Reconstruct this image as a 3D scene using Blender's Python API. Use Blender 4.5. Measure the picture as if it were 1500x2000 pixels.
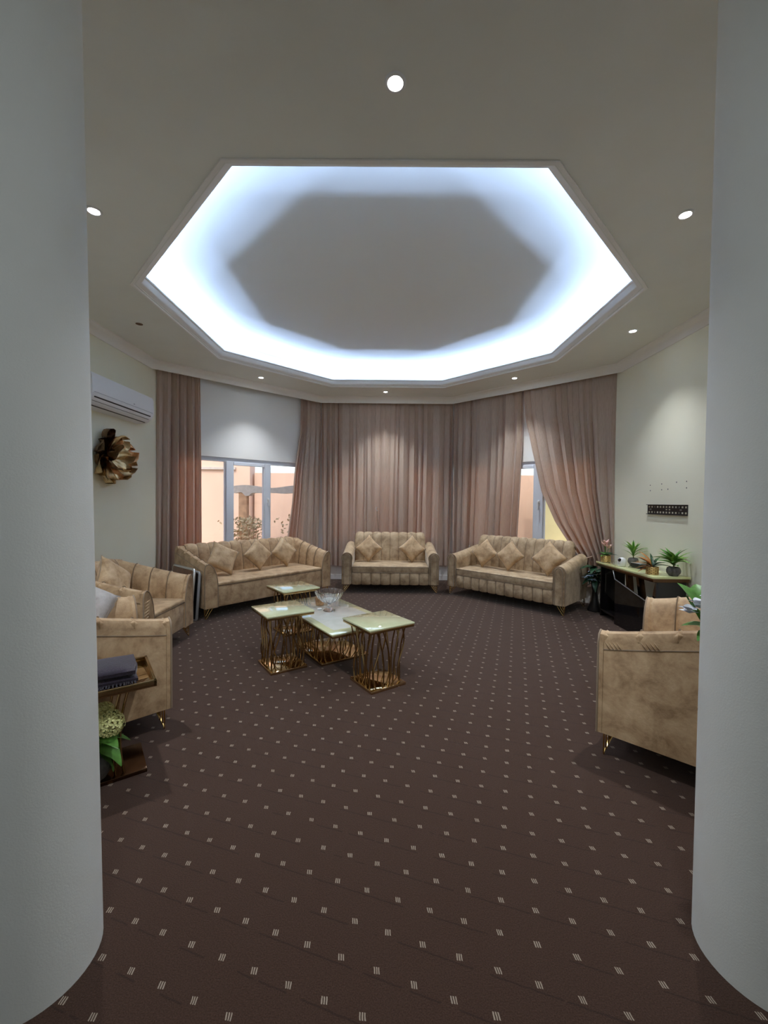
import bpy, bmesh, math, random
import numpy as np
from mathutils import Vector, Matrix, Euler
R = math.radians
PI = math.pi
rnd = random.Random(7)
SC = bpy.context.scene
for _o in list(bpy.data.objects):
    bpy.data.objects.remove(_o)
COL = SC.collection

# ------------------------------------------------------------------ camera
cam_d = bpy.data.cameras.new('camera')
cam_d.sensor_fit = 'HORIZONTAL'
cam_d.sensor_width = 36.0
cam_d.lens = 804.2 / 1500.0 * 36.0
cam_d.clip_start = 0.02
cam = bpy.data.objects.new('camera', cam_d)
COL.objects.link(cam)
def cam_rows(pitch, yaw, roll):
    def to_cam(v):
        X, Y, Z = v
        c, s = math.cos(yaw), math.sin(yaw)
        x, y, z = c * X - s * Y, s * X + c * Y, Z
        c, s = math.cos(pitch), math.sin(pitch)
        d, u = c * y - s * z, s * y + c * z
        c, s = math.cos(roll), math.sin(roll)
        return (x * c - u * s, x * s + u * c, -d)
    cols = [to_cam(e) for e in ((1, 0, 0), (0, 1, 0), (0, 0, 1))]
    m = Matrix(cols)            # rows are the camera coordinates of the world axes
    return m
m3 = cam_rows(0.0254, -0.0039, -0.0096)
cam.matrix_world = Matrix.Translation((0, 0, 1.4)) @ m3.to_4x4()
SC.camera = cam

# ------------------------------------------------------------------ world, sun, exposure
SC.view_settings.view_transform = 'Standard'
SC.view_settings.look = 'None'
SC.view_settings.gamma = 1.0
SC.view_settings.use_curve_mapping = False
SC.view_settings.exposure = 2.13
SC.cycles.diffuse_bounces = 7          # a pale room: keep the later bounces
SC.cycles.max_bounces = 12
world = bpy.data.worlds.new('world')
SC.world = world
world.use_nodes = True
wn = world.node_tree.nodes
wn.clear()
sky = wn.new('ShaderNodeTexSky')
sky.sky_type = 'NISHITA'
sky.sun_disc = False
sky.sun_elevation = R(52)
sky.sun_rotation = R(180)
sky.dust_density = 3.0
bg = wn.new('ShaderNodeBackground')
bg.inputs['Strength'].default_value = 0.095
wo = wn.new('ShaderNodeOutputWorld')
world.node_tree.links.new(sky.outputs[0], bg.inputs[0])
world.node_tree.links.new(bg.outputs[0], wo.inputs[0])
sun_d = bpy.data.lights.new('sun', 'SUN')
sun_d.energy = 0.165
sun_d.angle = R(0.6)
sun_d.color = (1.0, 0.93, 0.82)
sun = bpy.data.objects.new('sun', sun_d)
COL.objects.link(sun)
sun.rotation_euler = (R(38), 0, R(-12))      # high, from behind the house

LED_W = 3.2          # watts per side of the cove strip
SPOT_W = 34.0        # watts per ceiling downlight
HALL_FILL_W = 4.6        # added fill behind the viewer, for the wall ends
LED_COL = (0.47, 0.65, 1.0)
SPOT_COL = (0.93, 0.96, 1.0)

# ------------------------------------------------------------------ materials
def new_mat(name):
    m = bpy.data.materials.new(name)
    m.use_nodes = True
    nt = m.node_tree
    b = nt.nodes['Principled BSDF']
    return m, nt, b
def setp(b, **k):
    for n, v in k.items():
        b.inputs[n.replace('_', ' ')].default_value = v
def rgba(c):
    return (c[0], c[1], c[2], 1.0)
def plain(name, col, rough=0.6, metal=0.0, noise=0.0, nscale=8.0, bump=0.0, bscale=60.0, spec=None, sheen=0.0):
    m, nt, b = new_mat(name)
    setp(b, Base_Color=rgba(col), Roughness=rough, Metallic=metal)
    if spec is not None:
        b.inputs['Specular IOR Level'].default_value = spec
    if sheen:
        b.inputs['Sheen Weight'].default_value = sheen
        b.inputs['Sheen Roughness'].default_value = 0.4
    tc = nt.nodes.new('ShaderNodeTexCoord')
    if noise:
        n = nt.nodes.new('ShaderNodeTexNoise')
        n.inputs['Scale'].default_value = nscale
        n.inputs['Detail'].default_value = 5
        nt.links.new(tc.outputs['Object'], n.inputs['Vector'])
        r = nt.nodes.new('ShaderNodeValToRGB')
        r.color_ramp.elements[0].position = 0.3
        r.color_ramp.elements[1].position = 0.7
        r.color_ramp.elements[0].color = rgba([c * (1 - noise) for c in col])
        r.color_ramp.elements[1].color = rgba([min(1, c * (1 + noise)) for c in col])
        nt.links.new(n.outputs['Fac'], r.inputs[0])
        nt.links.new(r.outputs[0], b.inputs['Base Color'])
    if bump:
        n2 = nt.nodes.new('ShaderNodeTexNoise')
        n2.inputs['Scale'].default_value = bscale
        n2.inputs['Detail'].default_value = 3
        nt.links.new(tc.outputs['Object'], n2.inputs['Vector'])
        bp = nt.nodes.new('ShaderNodeBump')
        bp.inputs['Strength'].default_value = bump
        bp.inputs['Distance'].default_value = 0.004
        nt.links.new(n2.outputs['Fac'], bp.inputs['Height'])
        nt.links.new(bp.outputs[0], b.inputs['Normal'])
    return m
def velvet(name, dark, mid, light, scale=9.0):
    dark = [0.85 * a + 0.15 * c for a, c in zip(dark, mid)]
    light = [0.85 * a + 0.15 * c for a, c in zip(light, mid)]
    m, nt, b = new_mat(name)
    setp(b, Roughness=0.62)
    b.inputs['Sheen Weight'].default_value = 0.35
    b.inputs['Sheen Roughness'].default_value = 0.35
    b.inputs['Sheen Tint'].default_value = (1.0, 0.93, 0.82, 1)
    tc = nt.nodes.new('ShaderNodeTexCoord')
    geo = nt.nodes.new('ShaderNodeNewGeometry')
    n = nt.nodes.new('ShaderNodeTexNoise')
    n.inputs['Scale'].default_value = scale
    n.inputs['Detail'].default_value = 7
    n.inputs['Roughness'].default_value = 0.66
    n.inputs['Distortion'].default_value = 0.3
    nt.links.new(geo.outputs['Position'], n.inputs['Vector'])
    r = nt.nodes.new('ShaderNodeValToRGB')
    e = r.color_ramp.elements
    e[0].position, e[0].color = 0.34, rgba(dark)
    e[1].position, e[1].color = 0.66, rgba(light)
    x = e.new(0.47)
    x.color = rgba(mid)
    nt.links.new(n.outputs['Fac'], r.inputs[0])
    nt.links.new(r.outputs[0], b.inputs['Base Color'])
    n2 = nt.nodes.new('ShaderNodeTexNoise')
    n2.inputs['Scale'].default_value = 45
    n2.inputs['Detail'].default_value = 4
    nt.links.new(geo.outputs['Position'], n2.inputs['Vector'])
    bp = nt.nodes.new('ShaderNodeBump')
    bp.inputs['Strength'].default_value = 0.25
    bp.inputs['Distance'].default_value = 0.006
    nt.links.new(n2.outputs['Fac'], bp.inputs['Height'])
    nt.links.new(bp.outputs[0], b.inputs['Normal'])
    return m
def emit(name, col, s):
    m, nt, b = new_mat(name)
    setp(b, Base_Color=(0, 0, 0, 1))
    b.inputs['Emission Color'].default_value = rgba(col)
    b.inputs['Emission Strength'].default_value = s
    return m
def glass(name, col=(1, 1, 1), rough=0.0, ior=1.45):
    m, nt, b = new_mat(name)
    setp(b, Base_Color=rgba(col), Roughness=rough, IOR=ior)
    b.inputs['Transmission Weight'].default_value = 1.0
    return m
def pane_glass(name, tint=(1, 1, 1)):
    m, nt, b = new_mat(name)
    nt.nodes.remove(b)
    out = nt.nodes['Material Output']
    t = nt.nodes.new('ShaderNodeBsdfTransparent')
    t.inputs[0].default_value = rgba(tint)
    g = nt.nodes.new('ShaderNodeBsdfGlossy')
    g.inputs['Roughness'].default_value = 0.02
    f = nt.nodes.new('ShaderNodeFresnel')
    f.inputs[0].default_value = 1.45
    mx = nt.nodes.new('ShaderNodeMixShader')
    nt.links.new(f.outputs[0], mx.inputs[0])
    nt.links.new(t.outputs[0], mx.inputs[1])
    nt.links.new(g.outputs[0], mx.inputs[2])
    nt.links.new(mx.outputs[0], out.inputs[0])
    return m
def curtain_mat(name):
    m, nt, b = new_mat(name)
    nt.nodes.remove(b)
    out = nt.nodes['Material Output']
    tc = nt.nodes.new('ShaderNodeTexCoord')
    mp = nt.nodes.new('ShaderNodeMapping')
    mp.inputs['Scale'].default_value = (90, 90, 3)
    n = nt.nodes.new('ShaderNodeTexNoise')
    n.inputs['Scale'].default_value = 3.0
    n.inputs['Detail'].default_value = 4
    nt.links.new(tc.outputs['Object'], mp.inputs[0])
    nt.links.new(mp.outputs[0], n.inputs['Vector'])
    r = nt.nodes.new('ShaderNodeValToRGB')
    r.color_ramp.elements[0].position = 0.3
    r.color_ramp.elements[1].position = 0.7
    r.color_ramp.elements[0].color = (0.435, 0.357, 0.284, 1)
    r.color_ramp.elements[1].color = (0.60, 0.502, 0.410, 1)
    nt.links.new(n.outputs['Fac'], r.inputs[0])
    d = nt.nodes.new('ShaderNodeBsdfPrincipled')
    d.inputs['Roughness'].default_value = 0.5
    d.inputs['Sheen Weight'].default_value = 0.3
    nt.links.new(r.outputs[0], d.inputs['Base Color'])
    t = nt.nodes.new('ShaderNodeBsdfTranslucent')
    t.inputs[0].default_value = (1.0, 0.40, 0.19, 1)
    mx = nt.nodes.new('ShaderNodeMixShader')
    mx.inputs[0].default_value = 0.20
    nt.links.new(d.outputs[0], mx.inputs[1])
    nt.links.new(t.outputs[0], mx.inputs[2])
    nt.links.new(mx.outputs[0], out.inputs[0])
    return m
def carpet_mat():
    m, nt, b = new_mat('carpet')
    setp(b, Roughness=0.95)
    b.inputs['Specular IOR Level'].default_value = 0.1
    b.inputs['Sheen Weight'].default_value = 0.15
    N, L = nt.nodes, nt.links
    tc = N.new('ShaderNodeTexCoord')
    mp = N.new('ShaderNodeMapping')
    mp.vector_type = 'TEXTURE'
    mp.inputs['Location'].default_value = (-0.602, 1.623, 0)
    mp.inputs['Rotation'].default_value = (0, 0, R(-17.7))
    mp.inputs['Scale'].default_value = (0.1151, 0.1151, 1)
    L.new(tc.outputs['Object'], mp.inputs[0])
    sx = N.new('ShaderNodeSeparateXYZ')
    L.new(mp.outputs[0], sx.inputs[0])
    def mth(op, a, c=None, clamp=False):
        q = N.new('ShaderNodeMath')
        q.operation = op
        q.use_clamp = clamp
        for i, v in enumerate((a, c)):
            if v is None:
                continue
            if isinstance(v, (int, float)):
                q.inputs[i].default_value = v
            else:
                L.new(v, q.inputs[i])
        return q.outputs[0]
    wob = N.new('ShaderNodeTexNoise')
    wob.inputs['Scale'].default_value = 30
    L.new(tc.outputs['Object'], wob.inputs['Vector'])
    wv = mth('MULTIPLY', mth('SUBTRACT', wob.outputs['Fac'], 0.5), 0.05)
    u = mth('SUBTRACT', mth('FRACT', mth('ADD', mth('ADD', sx.outputs[0], 0.5), wv)), 0.5)
    v = mth('SUBTRACT', mth('FRACT', mth('ADD', mth('ADD', sx.outputs[1], 0.5), wv)), 0.5)
    sl = mth('ADD', u, mth('MULTIPLY', v, 0.38))       # slanted dashes
    tot = None
    for k in (-1, 0, 1):
        a = mth('ABSOLUTE', mth('SUBTRACT', sl, 0.062 * k))
        in_u = mth('LESS_THAN', a, 0.0165)
        in_v = mth('LESS_THAN', mth('ABSOLUTE', mth('SUBTRACT', v, 0.012 * k)), 0.076)
        one = mth('MULTIPLY', in_u, in_v)
        tot = one if tot is None else mth('MAXIMUM', tot, one)
    nz = N.new('ShaderNodeTexNoise')
    nz.inputs['Scale'].default_value = 260
    nz.inputs['Detail'].default_value = 3
    L.new(tc.outputs['Object'], nz.inputs['Vector'])
    nb = N.new('ShaderNodeTexNoise')
    nb.inputs['Scale'].default_value = 1.3
    nb.inputs['Detail'].default_value = 4
    L.new(tc.outputs['Object'], nb.inputs['Vector'])
    r = N.new('ShaderNodeValToRGB')
    r.color_ramp.elements[0].position = 0.33
    r.color_ramp.elements[1].position = 0.68
    r.color_ramp.elements[0].color = (0.034, 0.0178, 0.0118, 1)
    r.color_ramp.elements[1].color = (0.068, 0.037, 0.0250, 1)
    L.new(nz.outputs['Fac'], r.inputs[0])
    # darker woven line under every row of dashes, broken by noise
    ln = mth('LESS_THAN', mth('ABSOLUTE', mth('ADD', v, 0.16)), 0.022)
    nl = N.new('ShaderNodeTexNoise')
    nl.inputs['Scale'].default_value = 9
    L.new(tc.outputs['Object'], nl.inputs['Vector'])
    ln = mth('MULTIPLY', ln, mth('MULTIPLY', mth('GREATER_THAN', nl.outputs['Fac'], 0.46), 0.55))
    m1 = N.new('ShaderNodeMixRGB')
    L.new(ln, m1.inputs[0])
    L.new(r.outputs[0], m1.inputs[1])
    m1.inputs[2].default_value = (0.020, 0.012, 0.010, 1)
    m2 = N.new('ShaderNodeMixRGB')
    L.new(mth('MULTIPLY', tot, 0.9), m2.inputs[0])
    L.new(m1.outputs[0], m2.inputs[1])
    m2.inputs[2].default_value = (0.36, 0.30, 0.235, 1)
    L.new(m2.outputs[0], b.inputs['Base Color'])
    bp = N.new('ShaderNodeBump')
    bp.inputs['Strength'].default_value = 0.5
    bp.inputs['Distance'].default_value = 0.003
    L.new(nz.outputs['Fac'], bp.inputs['Height'])
    L.new(bp.outputs[0], b.inputs['Normal'])
    return m
def onyx_mat(name, base, vein, border=None):
    m, nt, b = new_mat(name)
    setp(b, Roughness=0.06)
    b.inputs['Specular IOR Level'].default_value = 0.6
    b.inputs['Coat Weight'].default_value = 1.0
    b.inputs['Coat Roughness'].default_value = 0.015
    b.inputs['Coat IOR'].default_value = 1.6
    N, L = nt.nodes, nt.links
    tc = N.new('ShaderNodeTexCoord')
    n = N.new('ShaderNodeTexNoise')
    n.inputs['Scale'].default_value = 5
    n.inputs['Detail'].default_value = 6
    n.inputs['Distortion'].default_value = 1.5
    L.new(tc.outputs['Object'], n.inputs['Vector'])
    r = N.new('ShaderNodeValToRGB')
    r.color_ramp.elements[0].position = 0.35
    r.color_ramp.elements[1].position = 0.7
    r.color_ramp.elements[0].color = rgba(vein)
    r.color_ramp.elements[1].color = rgba(base)
    L.new(n.outputs['Fac'], r.inputs[0])
    L.new(r.outputs[0], b.inputs['Base Color'])
    if border:
        g = N.new('ShaderNodeSeparateXYZ')
        L.new(tc.outputs['Generated'], g.inputs[0])
        def mth(op, a, c):
            q = N.new('ShaderNodeMath')
            q.operation = op
            for i, v in enumerate((a, c)):
                if isinstance(v, (int, float)):
                    q.inputs[i].default_value = v
                else:
                    L.new(v, q.inputs[i])
            return q.outputs[0]
        ax = mth('ABSOLUTE', mth('SUBTRACT', g.outputs[0], 0.5), 0)
        ay = mth('ABSOLUTE', mth('SUBTRACT', g.outputs[1], 0.5), 0)
        wob = mth('MULTIPLY', mth('SUBTRACT', n.outputs['Fac'], 0.5), 0.08)
        inb = mth('MAXIMUM', mth('GREATER_THAN', mth('ADD', ax, wob), 0.39), mth('GREATER_THAN', mth('ADD', ay, wob), 0.42))
        mx = N.new('ShaderNodeMixRGB')
        L.new(inb, mx.inputs[0])
        L.new(r.outputs[0], mx.inputs[1])
        mx.inputs[2].default_value = rgba(border)
        L.new(mx.outputs[0], b.inputs['Base Color'])
    return m

MAT = {
    'carpet': carpet_mat(),
    'ceiling': plain('ceiling_paint', (0.825, 0.835, 0.785), 0.85, noise=0.02, nscale=3, bump=0.05, bscale=300),
    'tray': plain('tray_ceiling_paint', (0.85, 0.87, 0.865), 0.85, bump=0.05, bscale=300),
    'wall': plain('cream_wall_paint', (0.83, 0.815, 0.655), 0.8, noise=0.015, nscale=2, bump=0.08, bscale=250),
    'bay': plain('bay_wall_tone', (0.84, 0.84, 0.81), 0.8, noise=0.015, nscale=2, bump=0.08, bscale=250),  # whiter than the cream of the side walls
    'pillar': plain('pale_pillar_paint', (0.76, 0.775, 0.735), 0.75, noise=0.03, nscale=2.5, bump=0.1, bscale=200),
    'trim': plain('white_plaster_trim', (0.90, 0.89, 0.86), 0.6),
    'velvet': velvet('tan_marbled_velvet', (0.266, 0.161, 0.079), (0.450, 0.301, 0.167), (0.619, 0.444, 0.263)),
    'velvet2': velvet('taupe_marbled_velvet', (0.260, 0.175, 0.099), (0.433, 0.314, 0.189), (0.611, 0.471, 0.302)),
    'pillow': velvet('sand_crushed_velvet', (0.311, 0.195, 0.095), (0.507, 0.346, 0.194), (0.669, 0.492, 0.302), 11),
    'grey_pillow': velvet('silver_grey_velvet', (0.30, 0.28, 0.265), (0.40, 0.38, 0.365), (0.50, 0.48, 0.47), 14),
    'piping': plain('tan_piping', (0.30, 0.225, 0.155), 0.6),
    'seam': plain('dark_seam', (0.19, 0.135, 0.085), 0.8),
    'gold': plain('polished_gold', (0.80, 0.55, 0.20), 0.16, 1.0),
    'bronze': plain('mirror_bronze_gold', (0.68, 0.51, 0.29), 0.05, 1.0),
    'rodgold': plain('antique_gold_rod', (0.44, 0.30, 0.14), 0.2, 1.0),
    'onyx': onyx_mat('pale_green_onyx', (0.588, 0.622, 0.395), (0.521, 0.554, 0.336)),
    'onyx_big': onyx_mat('white_onyx', (0.622, 0.638, 0.588), (0.554, 0.571, 0.504), (0.571, 0.588, 0.353)),
    'onyx_console': onyx_mat('yellow_onyx', (0.80, 0.84, 0.44), (0.70, 0.75, 0.36)),
    'curtain': curtain_mat('taupe_curtain'),
    'pvc': plain('window_pvc', (0.72, 0.76, 0.83), 0.4),
    'pane': pane_glass('window_pane'),
    'white': plain('white_plastic', (0.80, 0.81, 0.82), 0.35),
    'grey_plastic': plain('grey_plastic', (0.30, 0.31, 0.32), 0.45),
    'black': plain('black_plastic', (0.012, 0.012, 0.013), 0.4),
    'black_metal': plain('black_metal', (0.012, 0.011, 0.012), 0.45),
    'black_glass': plain('black_glass', (0.010, 0.009, 0.010), 0.04, spec=0.6),
    'bronze_dark': plain('dark_bronze', (0.16, 0.09, 0.05), 0.2, 1.0),
    'steel': plain('brushed_steel', (0.62, 0.62, 0.62), 0.28, 1.0),
    'lens': emit('downlight_lens', (0.96, 0.98, 1.0), 14.0),
    'led': emit('led_tape', (0.75, 0.85, 1.0), 3.0),
    'hole': plain('raw_board_hole', (0.16, 0.09, 0.05), 0.9, noise=0.4, nscale=60),
    'crystal': glass('crystal_glass', (0.97, 0.985, 1.0), 0.02, 1.5),
    'copper': plain('copper_glitter', (0.50, 0.30, 0.16), 0.35, 0.8, noise=0.5, nscale=120),
    'wood': plain('brown_board', (0.17, 0.085, 0.045), 0.5, noise=0.2, nscale=12),
    'purple': plain('dark_purple_fleece', (0.022, 0.015, 0.030), 0.95, noise=0.35, nscale=60, bump=1.0, bscale=240, sheen=0.5),
    'leaf': plain('green_leaf', (0.10, 0.27, 0.045), 0.45, noise=0.3, nscale=30),
    'leaf_bright': plain('bright_green_leaf', (0.22, 0.42, 0.07), 0.45, noise=0.3, nscale=30),
    'leaf_dark': plain('dark_green_leaf', (0.020, 0.075, 0.035), 0.4, noise=0.3, nscale=30),
    'leaf_orange': plain('orange_leaf', (0.55, 0.24, 0.07), 0.5, noise=0.25, nscale=25),
    'pink': plain('pink_petal', (0.78, 0.50, 0.45), 0.5),
    'petal_white': plain('white_petal', (0.80, 0.83, 0.90), 0.5),
    'petal_blue': plain('pale_blue_petal', (0.30, 0.42, 0.55), 0.5),
    'bloom': plain('lime_hydrangea', (0.90, 0.95, 0.36), 0.6, noise=0.35, nscale=80),
    'pot_grey': plain('grey_stone_pot', (0.13, 0.125, 0.12), 0.7, noise=0.25, nscale=40, bump=0.5, bscale=80),
    'basket': plain('gold_woven_basket', (0.72, 0.50, 0.20), 0.35, 0.6),
    'stem': plain('brown_stem', (0.10, 0.09, 0.04), 0.7),
    'soil': plain('dark_soil', (0.03, 0.02, 0.015), 0.9),
    'artgold': plain('brushed_gold_leaf', (0.70, 0.53, 0.30), 0.30, 1.0, noise=0.3, nscale=18, bump=0.4, bscale=70),
    'artdark': plain('dark_brown_metal', (0.20, 0.125, 0.07), 0.35, 1.0, noise=0.4, nscale=18),  # darker brown, mostly on petals towards the near end
    'artcopper': plain('copper_leaf', (0.62, 0.33, 0.16), 0.32, 1.0, noise=0.3, nscale=18),
    'peach': plain('peach_render', (0.72, 0.52, 0.40), 0.9, noise=0.05, nscale=1.5),
    'yellow_wall': plain('yellow_render', (0.80, 0.70, 0.36), 0.9, noise=0.05, nscale=1.5),
    'sand': plain('sandy_ground', (0.55, 0.45, 0.34), 0.95, noise=0.1, nscale=3),
    'timber': plain('weathered_timber', (0.55, 0.33, 0.19), 0.8, noise=0.2, nscale=9),
    'thatch': plain('grey_canopy', (0.55, 0.50, 0.45), 0.9, noise=0.1, nscale=15),
    'hedge': plain('dusty_hedge_leaf', (0.55, 0.43, 0.25), 0.7, noise=0.3, nscale=12),
    'sun_block_roof': plain('concrete_roof', (0.5, 0.48, 0.45), 0.9),
}

# ------------------------------------------------------------------ mesh helpers
class MB:
    def __init__(self):
        self.v, self.f = [], []
    def add(self, verts, faces):
        o = len(self.v)
        self.v += [tuple(p) for p in verts]
        self.f += [tuple(i + o for i in q) for q in faces]
        return self
    def bm(self, bm):
        bm.verts.index_update()
        self.add([v.co[:] for v in bm.verts], [[v.index for v in f.verts] for f in bm.faces])
        bm.free()
        return self
    def box(self, x0, x1, y0, y1, z0, z1, bev=0.0, seg=2):
        b = bmesh.new()
        bmesh.ops.create_cube(b, size=1.0, matrix=Matrix.Translation(((x0 + x1) / 2, (y0 + y1) / 2, (z0 + z1) / 2)) @ Matrix.Diagonal((x1 - x0, y1 - y0, z1 - z0, 1)))
        if bev:
            bmesh.ops.bevel(b, geom=b.edges[:], offset=bev, segments=seg, profile=0.5, affect='EDGES')
        return self.bm(b)
    def obox(self, c, ax, ay, hx, hy, z0, z1, bev=0.0, seg=2):
        """box oriented in plan: centre c, axes ax/ay (2D units), half sizes"""
        b = bmesh.new()
        m = Matrix(((ax[0], ay[0], 0, c[0]), (ax[1], ay[1], 0, c[1]), (0, 0, 1, (z0 + z1) / 2), (0, 0, 0, 1)))
        bmesh.ops.create_cube(b, size=1.0, matrix=m @ Matrix.Diagonal((2 * hx, 2 * hy, z1 - z0, 1)))
        if bev:
            bmesh.ops.bevel(b, geom=b.edges[:], offset=bev, segments=seg, profile=0.5, affect='EDGES')
        return self.bm(b)
    def grid(self, P, closed_u=False, closed_v=False):
        nu, nv = len(P), len(P[0])
        vs = [P[i][j] for i in range(nu) for j in range(nv)]
        fs = []
        for i in range(nu if closed_u else nu - 1):
            for j in range(nv if closed_v else nv - 1):
                a, c = i, (i + 1) % nu
                d, e = j, (j + 1) % nv
                fs.append((a * nv + d, c * nv + d, c * nv + e, a * nv + e))
        return self.add(vs, fs)
    def tube(self, pts, r, n=6, flat=1.0, cap=True):
        pts = [Vector(p) for p in pts]
        rr = r if isinstance(r, (list, tuple)) else [r] * len(pts)
        rings, up = [], None
        for i, p in enumerate(pts):
            t = (pts[min(i + 1, len(pts) - 1)] - pts[max(i - 1, 0)]).normalized()
            if up is None:
                up = Vector((0, 0, 1)) if abs(t.z) < 0.9 else Vector((1, 0, 0))
            s = t.cross(up)
            if s.length < 1e-5:
                s = t.orthogonal()
            s.normalize()
            up = s.cross(t).normalized()
            rings.append([p + (s * math.cos(2 * PI * k / n) + up * math.sin(2 * PI * k / n) * flat) * rr[i] for k in range(n)])
        o = len(self.v)
        self.grid(rings, closed_v=True)
        if cap:
            self.f.append(tuple(o + k for k in range(n))[::-1])
            self.f.append(tuple(o + (len(pts) - 1) * n + k for k in range(n)))
        return self
    def lathe(self, prof, n=24, c=(0, 0, 0), sx=1.0, sy=1.0, ribs=0, rib=0.0):
        rings = []
        for r, z in prof:
            ring = []
            for k in range(n):
                a = 2 * PI * k / n
                q = r * (1 + (rib * math.cos(ribs * a) if ribs else 0))
                ring.append((c[0] + q * math.cos(a) * sx, c[1] + q * math.sin(a) * sy, c[2] + z))
            rings.append(ring)
        return self.grid(rings, closed_v=True)
    def prism(self, poly, z0, z1):
        n = len(poly)
        vs = [(x, y, z0) for x, y in poly] + [(x, y, z1) for x, y in poly]
        fs = [tuple(range(n))[::-1], tuple(range(n, 2 * n))]
        fs += [(i, (i + 1) % n, n + (i + 1) % n, n + i) for i in range(n)]
        return self.add(vs, fs)
    def mesh(self, name, mat, smooth=None, fix=True):
        me = bpy.data.meshes.new(name)
        me.from_pydata(self.v, [], self.f)
        if fix:
            b = bmesh.new()
            b.from_mesh(me)
            bmesh.ops.remove_doubles(b, verts=b.verts[:], dist=1e-5)
            bmesh.ops.recalc_face_normals(b, faces=b.faces[:])
            b.to_mesh(me)
            b.free()
        me.materials.append(mat)
        if smooth is not None:
            me.polygons.foreach_set('use_smooth', [True] * len(me.polygons))
            me.set_sharp_from_angle(angle=R(smooth))
        me.update()
        return me
def obj(name, me, parent=None, loc=(0, 0, 0), rot=(0, 0, 0), scale=(1, 1, 1)):
    o = bpy.data.objects.new(name, me)
    COL.objects.link(o)
    o.parent = parent
    o.location = loc
    o.rotation_euler = rot
    o.scale = scale
    return o
def tag(o, label, cat=None, group=None, kind=None):
    o['label'] = label
    if cat:
        o['category'] = cat
    if group:
        o['group'] = group
    if kind:
        o['kind'] = kind
    return o
def thing(name, label, cat, loc=(0, 0, 0), rz=0.0, group=None):
    o = bpy.data.objects.new(name, None)
    o.empty_display_size = 0.1
    COL.objects.link(o)
    o.location = loc
    o.rotation_euler = (0, 0, rz)
    return tag(o, label, cat, group)
def struct(name, me, label):
    return tag(obj(name, me), label, None, None, 'structure')
def to_world(root, p):
    c, s = math.cos(root.rotation_euler[2]), math.sin(root.rotation_euler[2])
    return (root.location[0] + c * p[0] - s * p[1], root.location[1] + s * p[0] + c * p[1], root.location[2] + p[2])
def offset_poly(pts, d, closed=True):
    """offset a polyline to its left by d (mitred)"""
    n = len(pts)
    out = []
    for i in range(n):
        p = Vector(pts[i])
        a = Vector(pts[i - 1]) if (closed or i > 0) else None
        c = Vector(pts[(i + 1) % n]) if (closed or i < n - 1) else None
        if a is None:
            t = (c - p).normalized()
            nn = Vector((-t.y, t.x))
            out.append(p + nn * d)
            continue
        if c is None:
            t = (p - a).normalized()
            nn = Vector((-t.y, t.x))
            out.append(p + nn * d)
            continue
        t1, t2 = (p - a).normalized(), (c - p).normalized()
        n1, n2 = Vector((-t1.y, t1.x)), Vector((-t2.y, t2.x))
        b = (n1 + n2).normalized()
        out.append(p + b * (d / max(0.2, b.dot(n1))))
    return out
def sweep(pts, profile, closed):
    """profile: list of (offset to the left, z)"""
    mb = MB()
    cols = [[(q.x, q.y, z) for q in offset_poly(pts, d, closed)] for d, z in profile]
    rows = [[cols[j][i] for j in range(len(profile))] for i in range(len(pts))]
    mb.grid(rows, closed_u=closed, closed_v=True)
    if not closed:
        n = len(profile)
        mb.f.append(tuple(range(n))[::-1])
        o = (len(pts) - 1) * n
        mb.f.append(tuple(o + k for k in range(n)))
    return mb

# ------------------------------------------------------------------ room shell
XL, XR = -3.08, 3.05
ZS = 3.208                      # soffit
CL = [(-3.08, 5.41), (-1.14, 7.22), (1.15, 7.22), (3.05, 5.40)]      # cornice line of the bay
CEN = (0.005, 4.385)
def fr(a, b, off):
    a, b = Vector(a), Vector(b)
    d = (b - a).normalized()
    n = Vector((-d.y, d.x))
    return a + n * off, d, n, (b - a).length
FL, FB, FR_ = fr(CL[0], CL[1], 0.14), fr(CL[1], CL[2], 0.14), fr(CL[2], CL[3], 0.14)
def octo(r, z=None):
    q = r / math.cos(PI / 8)
    pts = [(CEN[0] + q * math.cos(R(22.5 + 45 * k)), CEN[1] + q * math.sin(R(22.5 + 45 * k))) for k in range(8)]
    return pts if z is None else [(x, y, z) for x, y in pts]

struct('floor', MB().box(-3.6, 3.6, -2.7, 7.6, -0.12, 0.0).mesh('floor', MAT['carpet']), 'dark brown carpet with rows of small beige dashes')

# plan of the front wall ends: diagonal wall running into a rounded end
def front_wall(side):
    if side < 0:
        c, r, k = (-1.065, 1.205), 0.18, -0.03
    else:
        c, r, k = (1.185, 1.245), 0.18, -0.10
    s = side
    arc = [(c[0] - s * r * math.cos(R(a)), c[1] + r * math.sin(R(a))) for a in np.linspace(178, -90, 40)]
    x_out = XL if s < 0 else XR
    y_out = -x_out + k if s < 0 else x_out + k
    poly = [(x_out, y_out)] + arc + [(s * 3.5, c[1] - r), (s * 3.5, y_out)]
    return poly, y_out
polyL, yL = front_wall(-1)
polyR, yR = front_wall(1)
for nm, pl, lb in (('wall_front_left', polyL, 'pale rounded wall end at the left edge of the opening'), ('wall_front_right', polyR, 'pale rounded wall end at the right edge of the opening')):
    mb = MB().prism(pl, 0, 3.75)
    if nm.endswith('left'):      # this old wall end leans a little
        mb.v = [(x + 0.008 - 0.0153 * z, y, z) for x, y, z in mb.v]
    struct(nm, mb.mesh(nm, MAT['pillar'], 25), lb)
def wall_corner(f1, x):
    p0, d, n, L = f1
    t = (x - p0.x) / d.x
    return p0 + d * t
cl, cr = wall_corner(FL, XL), wall_corner(FR_, XR)
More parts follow.
